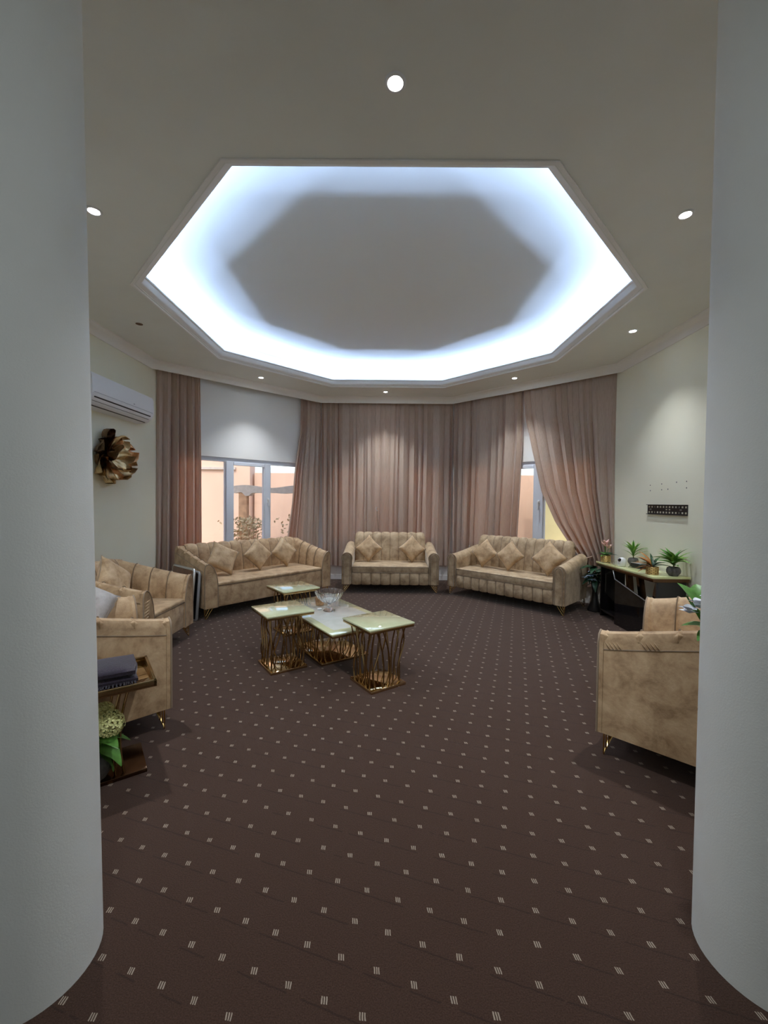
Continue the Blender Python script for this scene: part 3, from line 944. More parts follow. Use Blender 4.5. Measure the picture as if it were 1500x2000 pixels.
def sofa_rolled(name, label, cat, W, D, loc, rz, nb, nf, mat='velvet2', no=5):
    """sofa with rolled arms, a fluted back and a fluted front rail"""
    t = thing(name, label, cat, (loc[0], loc[1], 0), rz)
    V = MAT[mat]
    z0, zs, zb = 0.13, 0.415, 0.875
    A = 0.150
    def zt(y):
        return 0.615 + 0.10 * min(1, max(0, y / (D - 0.05))) ** 1.3
    def asec(y, g=0.0):
        h = zt(y)
        pts = []
        for a in np.linspace(-25, 205, 13):
            pts.append((A / 2 + (A / 2 + 0.008 + g) * math.cos(R(a)), h - 0.085 + (0.085 + g) * math.sin(R(a))))
        return [(A - 0.006 + g, z0)] + pts + [(0.0 - g, z0)]
    for sx in (-1, 1):
        ys = np.linspace(0.012, D - 0.02, 8)
        rows = [[(sx * (W / 2 - x), y, z) for x, z in asec(y)] for y in ys]
        mb = MB().grid(rows, closed_v=True)
        m = len(rows[0])
        mb.f.append(tuple(range(m)))
        mb.f.append(tuple((len(ys) - 1) * m + k for k in range(m)))
        arm = obj('arm', mb.mesh('arm', V, 50), t)
        # tongue shaped facing with piping
        s0 = [(x, z) for x, z in asec(0.0)]
        cx = A / 2
        fc = [(cx + (x - cx) * 0.62, z if z <= z0 + 1e-6 else z0 + (z - z0) * 0.965) for x, z in s0]
        m = len(fc)
        for nm, pts, ya, yb in (('arm_face', s0, 0.0, 0.02), ('arm_front', fc, -0.014, 0.002)):
            mb = MB()
            q = [(sx * (W / 2 - x), z) for x, z in pts]
            mb.add([(x, ya, z) for x, z in q] + [(x, yb, z) for x, z in q], [tuple(range(m)), tuple(range(m, 2 * m))] + [(i, (i + 1) % m, m + (i + 1) % m, m + i) for i in range(m)])
            obj(nm, mb.mesh(nm, V, 30), arm)
        obj('arm_piping', MB().tube([(sx * (W / 2 - x), -0.014, z) for x, z in fc], 0.005, 6).mesh('arm_piping', MAT['piping'], 60), arm)
        obj('arm_piping', MB().tube([(sx * (W / 2 - x), 0.0, z) for x, z in s0], 0.005, 6).mesh('arm_piping', MAT['piping'], 60), arm)
        # fluted outer side
        for k in range(no):
            a0, a1 = 0.02 + (D - 0.06) * k / no, 0.02 + (D - 0.06) * (k + 1) / no
            def op(y):
                return [(sx * (W / 2 - x), y, z) for x, z in ((0.0, z0), (0.0, z0 + 0.12), (0.0, z0 + 0.26), (-0.004, zt(y) - 0.10))]
            obj('side_channel', strip(op, a0, a1, 0.013, 6, 0.5, flip=(sx > 0)).mesh('side_channel', V, 70), arm)
    xi = W / 2 - A
    sec = [(D - 0.17, z0), (D - 0.15, zs), (D - 0.10, zb - 0.05), (D - 0.075, zb - 0.02), (D - 0.04, zb - 0.02), (D, zb - 0.06), (D, z0)]
    mb = MB().grid([[(x, y, z) for y, z in sec] for x in (-xi + 0.012, xi - 0.012)], closed_v=True)
    m = len(sec)
    mb.f.append(tuple(range(m)))
    mb.f.append(tuple(m + k for k in range(m)))
    back = obj('backrest', mb.mesh('backrest', V, 50), t)
    bs = MB()
    for k in range(nb):
        a0, a1 = -xi + 2 * xi * k / nb, -xi + 2 * xi * (k + 1) / nb
        def bp(x):
            # rounded upper corners
            e_ = max(0, (abs(x) - (xi - 0.06)) / 0.06)
            dz = 0.055 * e_ ** 2.2
            pts = [(D - 0.19, zs - 0.02), (D - 0.175, zs + 0.12), (D - 0.14, zb - 0.17), (D - 0.115, zb - 0.06 - dz * 0.6), (D - 0.08, zb - 0.012 - dz), (D - 0.04, zb - 0.012 - dz), (D - 0.0, zb - 0.05 - dz), (D + 0.004, zb - 0.12)]
            q = []
            for i in range(len(pts) - 1):
                for kk in range(3):
                    f = kk / 3
                    q.append((pts[i][0] * (1 - f) + pts[i + 1][0] * f, pts[i][1] * (1 - f) + pts[i + 1][1] * f))
            q.append(pts[-1])
            return [(x, y, z) for y, z in q]
        obj('back_channel', strip(bp, a0, a1, 0.022, 8, 0.5).mesh('back_channel', V, 70), back)
        if k:
            bs.tube(bp(a0)[:17], 0.0045, 5)
    obj('channel_seams', bs.mesh('channel_seams', MAT['seam'], 60, fix=False), back)
    rail = obj('front_rail', MB().box(-xi, xi, 0.012, D - 0.1, z0, 0.305, 0.006).mesh('front_rail', V, 40), t)
    fs = MB()
    for k in range(nf):
        a0, a1 = -xi + 2 * xi * k / nf, -xi + 2 * xi * (k + 1) / nf
        def fpth(x):
            return [(x, 0.016, z0 + 0.002), (x, 0.006, z0 + 0.012), (x, 0.006, 0.21), (x, 0.006, 0.292), (x, 0.016, 0.303)]
        obj('front_channel', strip(fpth, a0, a1, 0.014, 8, 0.4).mesh('front_channel', V, 70), rail)
        if k:
            fs.tube(fpth(a0), 0.0048, 5)
    obj('channel_seams', fs.mesh('channel_seams', MAT['seam'], 60, fix=False), rail)
    seat = obj('seat_cushion', MB().box(-xi + 0.003, xi - 0.003, -0.004, D - 0.15, 0.306, zs, 0.022, 3).mesh('seat_cushion', V, 60), t)
    obj('seat_piping', MB().tube([(-xi + 0.01, -0.002, zs - 0.016), (xi - 0.01, -0.002, zs - 0.016)], 0.005, 6).mesh('seat_piping', MAT['piping'], 60), seat)
    obj('seat_piping', MB().tube([(-xi + 0.01, -0.002, 0.312), (xi - 0.01, -0.002, 0.312)], 0.005, 6).mesh('seat_piping', MAT['piping'], 60), seat)
    add_legs(t, W, D, 0.02, 0.03)
    return t

sofa_left = sofa_sloped('sofa', 'long tan velvet sofa with sloping arms under the uncurtained window', 'sofa', 1.90, 0.84, (-1.46, 5.443), R(48.8), 11, 4)
chair_b = sofa_sloped('armchair', 'tan velvet armchair against the left wall, below the gold flower', 'armchair', 0.86, 0.80, (-1.99, 3.775), R(90), 4, 4, za=0.65, zb=0.80, group='sloping-arm armchairs')
chair_c = sofa_sloped('armchair', 'tan velvet armchair beside the tray table, cut by the left wall end', 'armchair', 0.88, 0.78, (-1.616, 2.776), R(135), 4, 4, za=0.685, zb=0.84, group='sloping-arm armchairs')
chair_d = sofa_sloped('armchair', 'tan velvet armchair cut by the right wall end, showing its outer arm', 'armchair', 1.22, 0.78, (1.620, 2.707), R(-133.5), 4, 4, za=0.70, zb=0.87, group='sloping-arm armchairs', pleat_side=1)
love = sofa_rolled('loveseat', 'taupe velvet loveseat with rolled arms before the far curtains', 'sofa', 1.48, 0.80, (0.08, 6.27), 0.0, 8, 8)
sofa_right = sofa_rolled('sofa', 'long taupe velvet sofa with rolled arms beside the tied curtain', 'sofa', 1.77, 0.74, (1.585, 5.658), R(-45.1), 11, 11)

# ------------------------------------------------------------------ cushions
def pillow_mesh(s, h, seed, mat):
    r = random.Random(seed)
    n = 16
    a, b = r.uniform(0, 6), r.uniform(0, 6)
    def side(sg):
        rows = []
        for i in range(n + 1):
            row = []
            for j in range(n + 1):
                u, v = 2 * i / n - 1, 2 * j / n - 1
                pin = 1 - 0.10 * (1 - abs(u) ** 2) * abs(v) ** 3
                pin2 = 1 - 0.10 * (1 - abs(v) ** 2) * abs(u) ** 3
                x, z = u * s / 2 * pin2, v * s / 2 * pin
                th = h / 2 * ((1 - u ** 4) * (1 - v ** 4)) ** 0.5
                th *= 1 + 0.10 * math.sin(4 * u + a) * math.sin(3.4 * v + b)
                row.append((x, sg * th, z))
            rows.append(row)
        return rows
    mb = MB().grid(side(1)).grid([q[::-1] for q in side(-1)])
    return mb.mesh('cover', mat, 70)
def pillow(root, pos, label, s=0.33, h=0.13, diamond=45, lean=18, yaw=0, seed=1, mat='pillow', group='scatter cushions'):
    """stands on its lowest corner at local pos of the seat, leaning back"""
    half = s / 2 * (math.cos(R(diamond)) + math.sin(R(diamond))) if diamond else s / 2
    w = to_world(root, pos)
    t = thing('cushion', label, 'cushion', w, root.rotation_euler[2] + R(yaw), group)
    m = Matrix.Rotation(R(-lean), 4, 'X') @ Matrix.Translation((0, 0, half * 0.97)) @ Matrix.Rotation(R(diamond), 4, 'Y')
    o = obj('cover', pillow_mesh(s, h, seed, MAT[mat]), t)
    o.matrix_local = m
    # welted edge
    n = 10
    e_ = []
    for (u0, v0, u1, v1) in ((-1, -1, 1, -1), (1, -1, 1, 1), (1, 1, -1, 1), (-1, 1, -1, -1)):
        for k in range(n):
            f = k / n
            u, v = u0 + (u1 - u0) * f, v0 + (v1 - v0) * f
            pin = 1 - 0.10 * (1 - abs(u) ** 2) * abs(v) ** 3
            pin2 = 1 - 0.10 * (1 - abs(v) ** 2) * abs(u) ** 3
            e_.append((u * s / 2 * pin2, 0, v * s / 2 * pin))
    e_.append(e_[0])
    w_ = obj('welt', MB().tube(e_, 0.004, 5).mesh('welt', MAT['piping' if mat == 'pillow' else mat], 60), t)
    w_.matrix_local = m
    return t
pillow(love, (-0.355, 0.40, 0.416), 'sand velvet cushion on the left of the loveseat', seed=2, yaw=-4)
pillow(love, (0.365, 0.40, 0.416), 'sand velvet cushion on the right of the loveseat', seed=3, yaw=5, diamond=48)
pillow(sofa_right, (-0.49, 0.33, 0.416), 'sand velvet cushion at the loveseat end of the rolled-arm sofa', seed=4)
pillow(sofa_right, (-0.06, 0.31, 0.416), 'sand velvet cushion in the middle of the rolled-arm sofa', seed=5, diamond=43)
pillow(sofa_right, (0.50, 0.33, 0.416), 'sand velvet cushion at the tied-curtain end of the rolled-arm sofa', seed=6, diamond=40, s=0.36)
pillow(sofa_left, (-0.50, 0.34, 0.424), 'crumpled sand cushion slumped at the near arm of the left sofa', seed=7, diamond=30, lean=26, s=0.36)
pillow(sofa_left, (0.03, 0.40, 0.424), 'sand velvet cushion standing on its corner mid left sofa', seed=8, diamond=47)
pillow(sofa_left, (0.48, 0.42, 0.424), 'sand velvet cushion on its corner by the far arm of left sofa', seed=9, diamond=44)
pillow(chair_b, (-0.02, 0.40, 0.424), 'sand cushion on the armchair below the gold flower', seed=10, diamond=42, s=0.36, lean=24)
pillow(chair_c, (0.13, 0.30, 0.424), 'large silver grey cushion on the near left armchair', seed=11, diamond=40, s=0.42, h=0.16, lean=34, yaw=-72, mat='grey_pillow')

# ------------------------------------------------------------------ nest of gold tables
def rod_mesh(z0, z1, kind):
    H = z1 - z0
    pts = []
    for i in range(13):
        f = i / 12
        if kind == 0:
            x, y = 0.026 * math.sin(2 * PI * f), 0.010 * f
        elif kind == 1:
            x, y = 0.062 * f * f - 0.01, 0.0
        elif kind == 2:
            x, y = -0.062 * f * f + 0.016 * math.sin(PI * f) + 0.01, 0.0
        else:
            x, y = -0.026 * math.sin(2 * PI * f) + 0.02 * f, 0.006 * f
        pts.append((x, y, z0 + H * f))
    return MB().tube(pts, 0.0074, 6, 0.75).mesh('rod', MAT['rodgold'], 60)
def nest_table(label, top, base, z, loc, rz, rods, top_mat, group='marble and gold nest of tables', cat='table', name='side_table', boff=(0, 0)):
    t = thing(name, label, cat, (loc[0], loc[1], 0), rz, group)
    a, b = top[0] / 2, top[1] / 2
    ca, cb = base[0] / 2, base[1] / 2
    ox, oy = boff
    obj('base_plate', MB().box(ox - ca, ox + ca, oy - cb, oy + cb, 0.0, 0.022, 0.003).mesh('base_plate', MAT['bronze'], 30), t)
    fz1, fz0 = z - 0.014, z - 0.034
    obj('top_frame', MB().box(-a + 0.004, a - 0.004, -b + 0.004, b - 0.004, fz0, fz1, 0.002).mesh('top_frame', MAT['rodgold'], 30), t)
    obj('table_top', MB().box(-a, a, -b, b, fz1, z, 0.004).mesh('table_top', MAT[top_mat], 30), t)
    ms = [rod_mesh(0.022, fz0, k) for k in range(4)]
    r = random.Random(int(abs(loc[0] * 1000)))
    n = rods
    for side in range(4):
        la, lb = (ca, cb) if side % 2 == 0 else (cb, ca)
        for k in range(n[side % 2]):
            f = (k + 0.5) / n[side % 2] * 2 - 1
            p = {0: (f * (la - 0.02), -lb + 0.018), 1: (la * 0 + cb * 0 + ca - 0.018, f * (la - 0.02)), 2: (f * (la - 0.02), lb - 0.018), 3: (-ca + 0.018, f * (la - 0.02))}[side]
            ang = (0, PI / 2, PI, -PI / 2)[side]
            kk = r.choice((0, 1, 2, 3))
            obj('rod', ms[kk], t, (p[0] + ox, p[1] + oy, 0), (0, 0, ang))
    return t
ang = R(34.8)
nest_table('pale green topped gold table, left of the low table, mirroring the window', (0.405, 0.415), (0.315, 0.33), 0.487, (-0.868, 3.472), ang, (5, 5), 'onyx')
nest_table('pale green topped gold table nearest the viewer', (0.405, 0.405), (0.315, 0.315), 0.487, (-0.050, 3.160), ang, (5, 5), 'onyx')
nest_table('pale green topped gold table farthest back, before the left sofa', (0.42, 0.43), (0.32, 0.32), 0.480, (-0.990, 4.410), R(39), (5, 5), 'onyx')
nest_table('long low white marble topped gold table carrying the glass bowl', (0.62, 1.24), (0.47, 0.58), 0.372, (-0.500, 3.815), ang, (7, 8), 'onyx_big', name='coffee_table', cat='table')

# crystal bowl and the small things on the low table
t = thing('glass_bowl', 'footed cut crystal bowl on the low marble table', 'bowl', (-0.520, 3.830, 0.373))
bp_ = [(0.0, 0.0), (0.052, 0.0), (0.055, 0.006), (0.040, 0.016), (0.018, 0.028), (0.012, 0.040), (0.017, 0.052), (0.012, 0.062), (0.024, 0.072), (0.070, 0.092), (0.104, 0.124), (0.126, 0.165), (0.131, 0.184), (0.126, 0.186), (0.118, 0.165), (0.094, 0.126), (0.060, 0.100), (0.0, 0.092)]
obj('bowl', MB().lathe(bp_, 72, ribs=18, rib=0.035).mesh('bowl', MAT['crystal'], 30), t)
t = thing('candle_cup', 'small copper glitter cup behind the crystal bowl', 'cup', (-0.640, 4.040, 0.373))
obj('cup', MB().lathe([(0.0, 0.0), (0.038, 0.0), (0.043, 0.01), (0.047, 0.075), (0.044, 0.078), (0.041, 0.07), (0.036, 0.012), (0.0, 0.010)], 28).mesh('cup', MAT['copper'], 50), t)
obj('cup_rim', MB().lathe([(0.046, 0.074), (0.049, 0.078), (0.046, 0.082), (0.043, 0.078)], 28).mesh('cup_rim', MAT['crystal'], 50), t)
tag(obj('napkin', MB().box(-0.020, 0.020, -0.014, 0.014, 0.0, 0.014, 0.005).mesh('napkin', MAT['white'], 40), None, (-0.615, 3.865, 0.3725), (0, 0, 0.4)), 'tiny folded white napkin left of the bowl foot', 'napkin')

# ------------------------------------------------------------------ tray table, throw, hydrangea (left)
tt = thing('tray_table', 'gold tray side table in front of the near left armchair', 'table', (-1.469, 2.030, 0), R(36.5))
# local x runs to the right end, local y away from the viewer
fa, fb, zt_ = 0.27, 0.195, 0.50
obj('tray', MB().box(-fa, fa, -fb, fb, zt_ - 0.03, zt_ - 0.020, 0.002).mesh('tray', MAT['bronze'], 30), tt)
for nm, q in (('tray_rim', (-fa, fa, -fb, -fb + 0.014)), ('tray_rim', (-fa, fa, fb - 0.014, fb)), ('tray_rim', (-fa, -fa + 0.014, -fb, fb)), ('tray_rim', (fa - 0.014, fa, -fb, fb))):
    obj(nm, MB().box(q[0], q[1], q[2], q[3], zt_ - 0.034, zt_, 0.002).mesh(nm, MAT['rodgold'], 30), tt)
obj('base_plate', MB().box(-0.18, 0.235, -0.115, 0.165, 0.0, 0.02, 0.003).mesh('base_plate', MAT['bronze_dark'], 30), tt)
for (x, y) in ((0.10, -0.085), (0.135, -0.085), (0.10, 0.13), (0.135, 0.13), (-0.12, -0.085), (-0.15, -0.085)):
    pts = [(x - 0.022 * math.sin(PI * f) + 0.03 * f * f, y, 0.02 + (zt_ - 0.05) * f) for f in np.linspace(0, 1, 10)]
    obj('post', MB().tube(pts, 0.0085, 6, 0.8).mesh('post', MAT['rodgold'], 60), tt)
th = thing('throw_blanket', 'folded dark purple fleece throw on the tray table', 'blanket', to_world(tt, (0.035, -0.005, zt_ - 0.020)), R(36.5 - 4))
def slab(x0, x1, y0, y1, z0, z1, seed):
    r = random.Random(seed)
    b = bmesh.new()
    bmesh.ops.create_cube(b, size=1.0, matrix=Matrix.Translation(((x0 + x1) / 2, (y0 + y1) / 2, (z0 + z1) / 2)) @ Matrix.Diagonal((x1 - x0, y1 - y0, z1 - z0, 1)))
    bmesh.ops.subdivide_edges(b, edges=b.edges[:], cuts=9, use_grid_fill=True)
    cx, cy, cz = (x0 + x1) / 2, (y0 + y1) / 2, (z0 + z1) / 2
    for v in b.verts:
        ux, uy, uz = (v.co.x - cx) / (x1 - x0) * 2, (v.co.y - cy) / (y1 - y0) * 2, (v.co.z - cz) / (z1 - z0) * 2
        e_ = max(abs(ux), abs(uy)) ** 4
        v.co.z = cz + (v.co.z - cz) * (1 - 0.62 * e_) + 0.006 * math.sin(17 * v.co.x + seed) * math.cos(13 * v.co.y) * (1 if uz > 0 else 0)
        v.co.x += 0.004 * math.sin(30 * v.co.y + seed) * abs(ux)
    return MB().bm(b)
for k, zz in enumerate((0.0, 0.038)):
    obj('fold', slab(-0.165 + 0.006 * k, 0.165 - 0.008 * k, -0.135 + 0.004 * k, 0.125, zz + 0.001, zz + 0.046, k).mesh('fold', MAT['purple'], 70), th)
mb = MB()
for k in range(60):
    x = -0.16 + 0.32 * k / 59 + rnd.uniform(-0.003, 0.003)
    mb.tube([(x, -0.130, 0.022), (x + rnd.uniform(-0.008, 0.008), -0.150, 0.014), (x + rnd.uniform(-0.014, 0.014), -0.148 - rnd.uniform(0, 0.012), 0.003)], 0.0022, 4)
fo = obj('fringe', mb.mesh('fringe', MAT['purple'], 60, fix=False), th)
fo['kind'] = 'stuff'

# ------------------------------------------------------------------ plants
def leaf_mesh(name, L, W, mat, curl=0.3, cup=0.15, tip=1.0, n=8, wave=0.0):
    rows = []
    for i in range(n + 1):
        f = i / n
        w = W / 2 * (math.sin(PI * min(1, f ** 0.75 * 0.98 + 0.02)) ** 0.8) * (1 if f < 0.5 else (1 - 0.15 * tip * (f - 0.5) * 2))
        if i == n:
            w = 0.0006
        z = -curl * L * f * f
        row = []
        for j in range(5):
            s = j / 2 - 1
            row.append((s * w, L * f * (1 - 0.25 * curl * f), z + cup * abs(s) * w + wave * math.sin(9 * f + s * 2) * abs(s)))
        rows.append(row)
    return MB().grid(rows).mesh(name, mat, 70, fix=False)
def leaf_at(parent, me, base, az, el, roll=0.0, sc=1.0, name='leaf'):
    o = obj(name, me, parent, base, (0, 0, 0), (sc, sc, sc))
    o.rotation_euler = (Matrix.Rotation(R(az), 3, 'Z') @ Matrix.Rotation(R(el), 3, 'X') @ Matrix.Rotation(R(roll), 3, 'Y')).to_euler()
    return o
def basket_pot(t, r, h):
    obj('pot', MB().lathe([(0.0, 0.0), (r * 0.92, 0.0), (r, h * 0.5), (r * 0.98, h), (r * 0.88, h), (r * 0.88, h * 0.8), (0, h * 0.8)], 28).mesh('pot', MAT['seam'], 50), t)
    mb = MB()
    nrow, ncol = 6, 18
    for i in range(nrow):
        z = h * (i + 0.5) / nrow
        mb.tube([(r * 1.03 * math.cos(2 * PI * k / 36 ), r * 1.03 * math.sin(2 * PI * k / 36), z + 0.0015 * math.sin(9 * 2 * PI * k / 36 + i * PI)) for k in range(37)], h / nrow * 0.30, 5)
    for k in range(ncol):
        a = 2 * PI * k / ncol
        mb.tube([(r * (0.98 + 0.08 * 1) * math.cos(a), r * 1.06 * math.sin(a), 0.002), (r * 1.07 * math.cos(a), r * 1.07 * math.sin(a), h * 0.5), (r * 1.05 * math.cos(a), r * 1.05 * math.sin(a), h)], 0.0025, 4)
    obj('weave', mb.mesh('weave', MAT['basket'], 60, fix=False), t)
def stone_pot(t, r, h):
    obj('pot', MB().lathe([(0.0, 0.0), (r * 0.62, 0.0), (r * 0.95, h * 0.35), (r, h * 0.6), (r * 0.86, h * 0.92), (r * 0.72, h), (r * 0.62, h), (r * 0.66, h * 0.85), (0, h * 0.82)], 28).mesh('pot', MAT['pot_grey'], 50), t)
# console top is at 0.64; everything below stands on it
ZC = 0.68
CONS = (2.655, 3.035, 4.075, 5.18)
blade = leaf_mesh('leaf', 0.16, 0.022, MAT['leaf_bright'], 0.35, 0.3)
blade_d = leaf_mesh('leaf', 0.15, 0.020, MAT['leaf'], 0.3, 0.3)
def tuft(label, loc, r, h, n, seed, sc=1.0, droop=0, group='grassy plants in grey pots'):
    t = thing('potted_plant', label, 'plant', loc, 0, group)
    stone_pot(t, r, h)
    rr = random.Random(seed)
    obj('stem', MB().tube([(0, 0, h * 0.8), (0.003, 0, h + 0.05 * sc)], 0.005, 6).mesh('stem', MAT['stem'], 60), t)
    for k in range(n):
        el = rr.uniform(35, 86) - droop * rr.random()
        leaf_at(t, rr.choice((blade, blade_d)), (0, 0, h + 0.055 * sc * rr.random() + 0.01), 360 * k / n + rr.uniform(-15, 15), el, rr.uniform(-20, 20), sc * rr.uniform(0.8, 1.15))
    return t
tuft('thin leaved green plant in a grey pot behind the white camera', (2.93, 4.86, ZC), 0.058, 0.082, 34, 3, 1.15)
lush = leaf_mesh('leaf', 0.20, 0.045, MAT['leaf_bright'], 0.4, 0.3)
lush_d = leaf_mesh('leaf', 0.19, 0.042, MAT['leaf'], 0.35, 0.3)
t = thing('potted_plant', 'bushy broad leaved plant in a grey pot at the near console end', 'plant', (2.91, 4.15, ZC), 0, 'grassy plants in grey pots')
stone_pot(t, 0.064, 0.088)
obj('stem', MB().tube([(0, 0, 0.06), (0.004, 0, 0.15)], 0.007, 6).mesh('stem', MAT['stem'], 60), t)
rr = random.Random(9)
for k in range(34):
    leaf_at(t, rr.choice((lush, lush_d)), (0, 0, 0.10 + 0.06 * rr.random()), 360 * k / 34 * 2.6, rr.uniform(18, 82), rr.uniform(-25, 25), rr.uniform(0.8, 1.1))
t = thing('potted_plant', 'orange and dark leaved plant in a gold woven pot on the console', 'plant', (2.745, 4.225, ZC))
basket_pot(t, 0.052, 0.080)
lo_ = leaf_mesh('leaf', 0.19, 0.060, MAT['leaf_orange'], 0.35, 0.2)
ld_ = leaf_mesh('leaf', 0.23, 0.032, MAT['leaf_dark'], 0.45, 0.3)
for k, (az, el, sc) in enumerate(((40, 70, 1.1), (75, 52, 1.15), (100, 38, 1.1), (60, 30, 1.0), (20, 50, 1.0), (50, 8, 0.9), (75, -5, 0.85))):
    leaf_at(t, lo_, (0, 0, 0.075), az, el, 0, sc)
for k, (az, el, sc) in enumerate(((110, 30, 1.0), (75, 50, 1.0), (-60, 50, 0.9), (-75, 30, 1.0), (-110, 22, 1.0), (200, 45, 0.8), (-30, 62, 0.9))):
    leaf_at(t, ld_, (0, 0, 0.08), az, el, 10, sc)
t = thing('potted_plant', 'pink flowering plant in a gold woven pot by the tied curtain', 'plant', (2.735, 5.10, ZC))
basket_pot(t, 0.050, 0.082)
lg = leaf_mesh('leaf', 0.15, 0.075, MAT['leaf_dark'], 0.3, 0.25)
lg2 = leaf_mesh('leaf', 0.14, 0.06, MAT['leaf'], 0.3, 0.25)
for az, el, sc, me in ((-70, 28, 1.0, lg), (-110, 20, 1.0, lg), (80, 30, 0.8, lg), (120, 15, 0.8, lg2), (180, 30, 0.8, lg2), (20, 35, 0.8, lg2), (-30, 30, 0.9, lg)):
    leaf_at(t, me, (0, 0, 0.078), az, el, 0, sc)
pk = leaf_mesh('petal', 0.085, 0.05, MAT['pink'], -0.2, 0.3)
for bx, by, bz in ((0.0, 0.03, 0.20), (0.01, -0.04, 0.18), (-0.01, -0.005, 0.23)):
    obj('stem', MB().tube([(0, 0, 0.07), (bx * 0.5, by * 0.5, bz * 0.6), (bx, by, bz)], 0.0035, 5).mesh('stem', MAT['leaf'], 60), t)
    for k in range(5):
        leaf_at(t, pk, (bx, by, bz - 0.01), 72 * k + bz * 900, 28 + 14 * (k % 2), 0, 0.85, 'petal')
# tall floor vase with dark foliage between sofa and console
t = thing('floor_plant', 'dark leafy plant with pale blue flowers in a tall black floor vase', 'plant', (2.745, 5.36, 0))
obj('vase', MB().lathe([(0.0, 0.0), (0.085, 0.0), (0.09, 0.02), (0.045, 0.13), (0.032, 0.26), (0.05, 0.36), (0.06, 0.40), (0.05, 0.40), (0.03, 0.30), (0, 0.28)], 28).mesh('vase', MAT['black'], 50), t)
lf = leaf_mesh('leaf', 0.20, 0.075, MAT['leaf_dark'], 0.45, 0.25)
rr = random.Random(17)
for k in range(26):
    leaf_at(t, lf, (rr.uniform(-.03, .03), rr.uniform(-.03, .03), 0.36 + rr.uniform(0, 0.16)), 14 * k * 3.1, rr.uniform(-35, 55), rr.uniform(-20, 20), rr.uniform(0.7, 1.1))
for az, el in ((100, 20), (120, 30), (140, 12)):
    leaf_at(t, leaf_mesh('leaf', 0.24, 0.085, MAT['leaf_dark'], 0.4, 0.25), (0, 0, 0.56), az, el, 0, 1)
pb = leaf_mesh('petal', 0.045, 0.026, MAT['petal_blue'], 0.3, 0.2)
for k in range(9):
    bx, by, bz = -0.10 + rr.uniform(-.06, .05), -0.06 + rr.uniform(-.06, .05), 0.47 + rr.uniform(-.06, .06)
    for j in range(4):
        leaf_at(t, pb, (bx, by, bz), 90 * j + 30 * k, rr.uniform(0, 40), 0, 1, 'petal')
# hydrangea standing on the tray table's base plate
hx = to_world(tt, (0.02, -0.055, 0.0))
t = thing('hydrangea', 'lime green hydrangea under the tray table, beside the left wall end', 'plant', (hx[0], hx[1], 0.021))
stone_pot(t, 0.07, 0.11)
def bloom_mesh(rad, n, seed, mat):
    r = random.Random(seed)
    mb = MB()
    for k in range(n):
        zz = 1 - 1.6 * (k + 0.5) / n
        a = k * 2.399963
        q = math.sqrt(max(0, 1 - zz * zz))
        nrm = Vector((q * math.cos(a), q * math.sin(a), zz))
        c = nrm * rad * r.uniform(0.88, 1.05)
        t1 = nrm.orthogonal().normalized()
        t1 = (Matrix.Rotation(r.uniform(0, 6), 3, nrm) @ t1)
        t2 = nrm.cross(t1)
        p = rad * 0.23
        for s in range(4):
            d1 = t1 * math.cos(s * PI / 2) + t2 * math.sin(s * PI / 2)
            d2 = t1 * math.cos(s * PI / 2 + 0.6) + t2 * math.sin(s * PI / 2 + 0.6)
            d3 = t1 * math.cos(s * PI / 2 - 0.6) + t2 * math.sin(s * PI / 2 - 0.6)
            mb.add([c, c + d3 * p * 0.8 + nrm * p * 0.15, c + d1 * p * 1.1 + nrm * p * 0.05, c + d2 * p * 0.8 + nrm * p * 0.15], [(0, 1, 2, 3)])
    return mb.mesh('bloom', mat, fix=False)
for k, (x, y, z, r_) in enumerate(((0.075, -0.015, 0.275, 0.066), (-0.03, -0.05, 0.26, 0.060), (-0.01, 0.07, 0.29, 0.05))):
    obj('stem', MB().tube([(0, 0, 0.09), (x * 0.5, y * 0.5, 0.2), (x, y, z - r_ * 0.6)], 0.004, 5).mesh('stem', MAT['leaf'], 60), t)
    obj('bloom', bloom_mesh(r_, 90, k, MAT['bloom']), t, (x, y, z))
hl = leaf_mesh('leaf', 0.14, 0.085, MAT['leaf'], 0.45, 0.2, wave=0.004)
for az, el, bz, sc in ((-60, 10, 0.20, 1), (-90, -15, 0.17, 1.1), (-30, 0, 0.22, 0.9), (-110, 20, 0.2, 1), (-20, -25, 0.16, 0.9), (40, 10, 0.2, 0.9), (120, 10, 0.2, 0.9), (-75, -35, 0.15, 1), (-70, 55, 0.28, 0.7)):
    leaf_at(t, hl, (0.02, -0.01, bz), az, el, 0, sc)
# white flowers on a small stand in front of the near right armchair
st = thing('plant_stand', 'gold plant stand hidden by the right wall end', 'table', (1.475, 1.700, 0), R(-45))
obj('stand_top', MB().box(-0.12, 0.12, -0.12, 0.12, 0.54, 0.56, 0.003).mesh('stand_top', MAT['bronze'], 30), st)
obj('base_plate', MB().box(-0.11, 0.11, -0.11, 0.11, 0.0, 0.02, 0.003).mesh('base_plate', MAT['bronze'], 30), st)
for sx in (-0.08, 0.08):
    obj('post', MB().tube([(sx, 0, 0.02), (sx * 0.9, 0, 0.28), (sx, 0, 0.54)], 0.009, 6).mesh('post', MAT['rodgold'], 60), st)
t = thing('flowering_plant', 'white flowers with broad green leaves beside the right wall end', 'plant', (1.475, 1.700, 0.561))
stone_pot(t, 0.07, 0.12)
wl = leaf_mesh('leaf', 0.15, 0.11, MAT['leaf'], 0.25, 0.25)
wp = leaf_mesh('petal', 0.045, 0.040, MAT['petal_white'], 0.15, 0.25)
rr = random.Random(5)
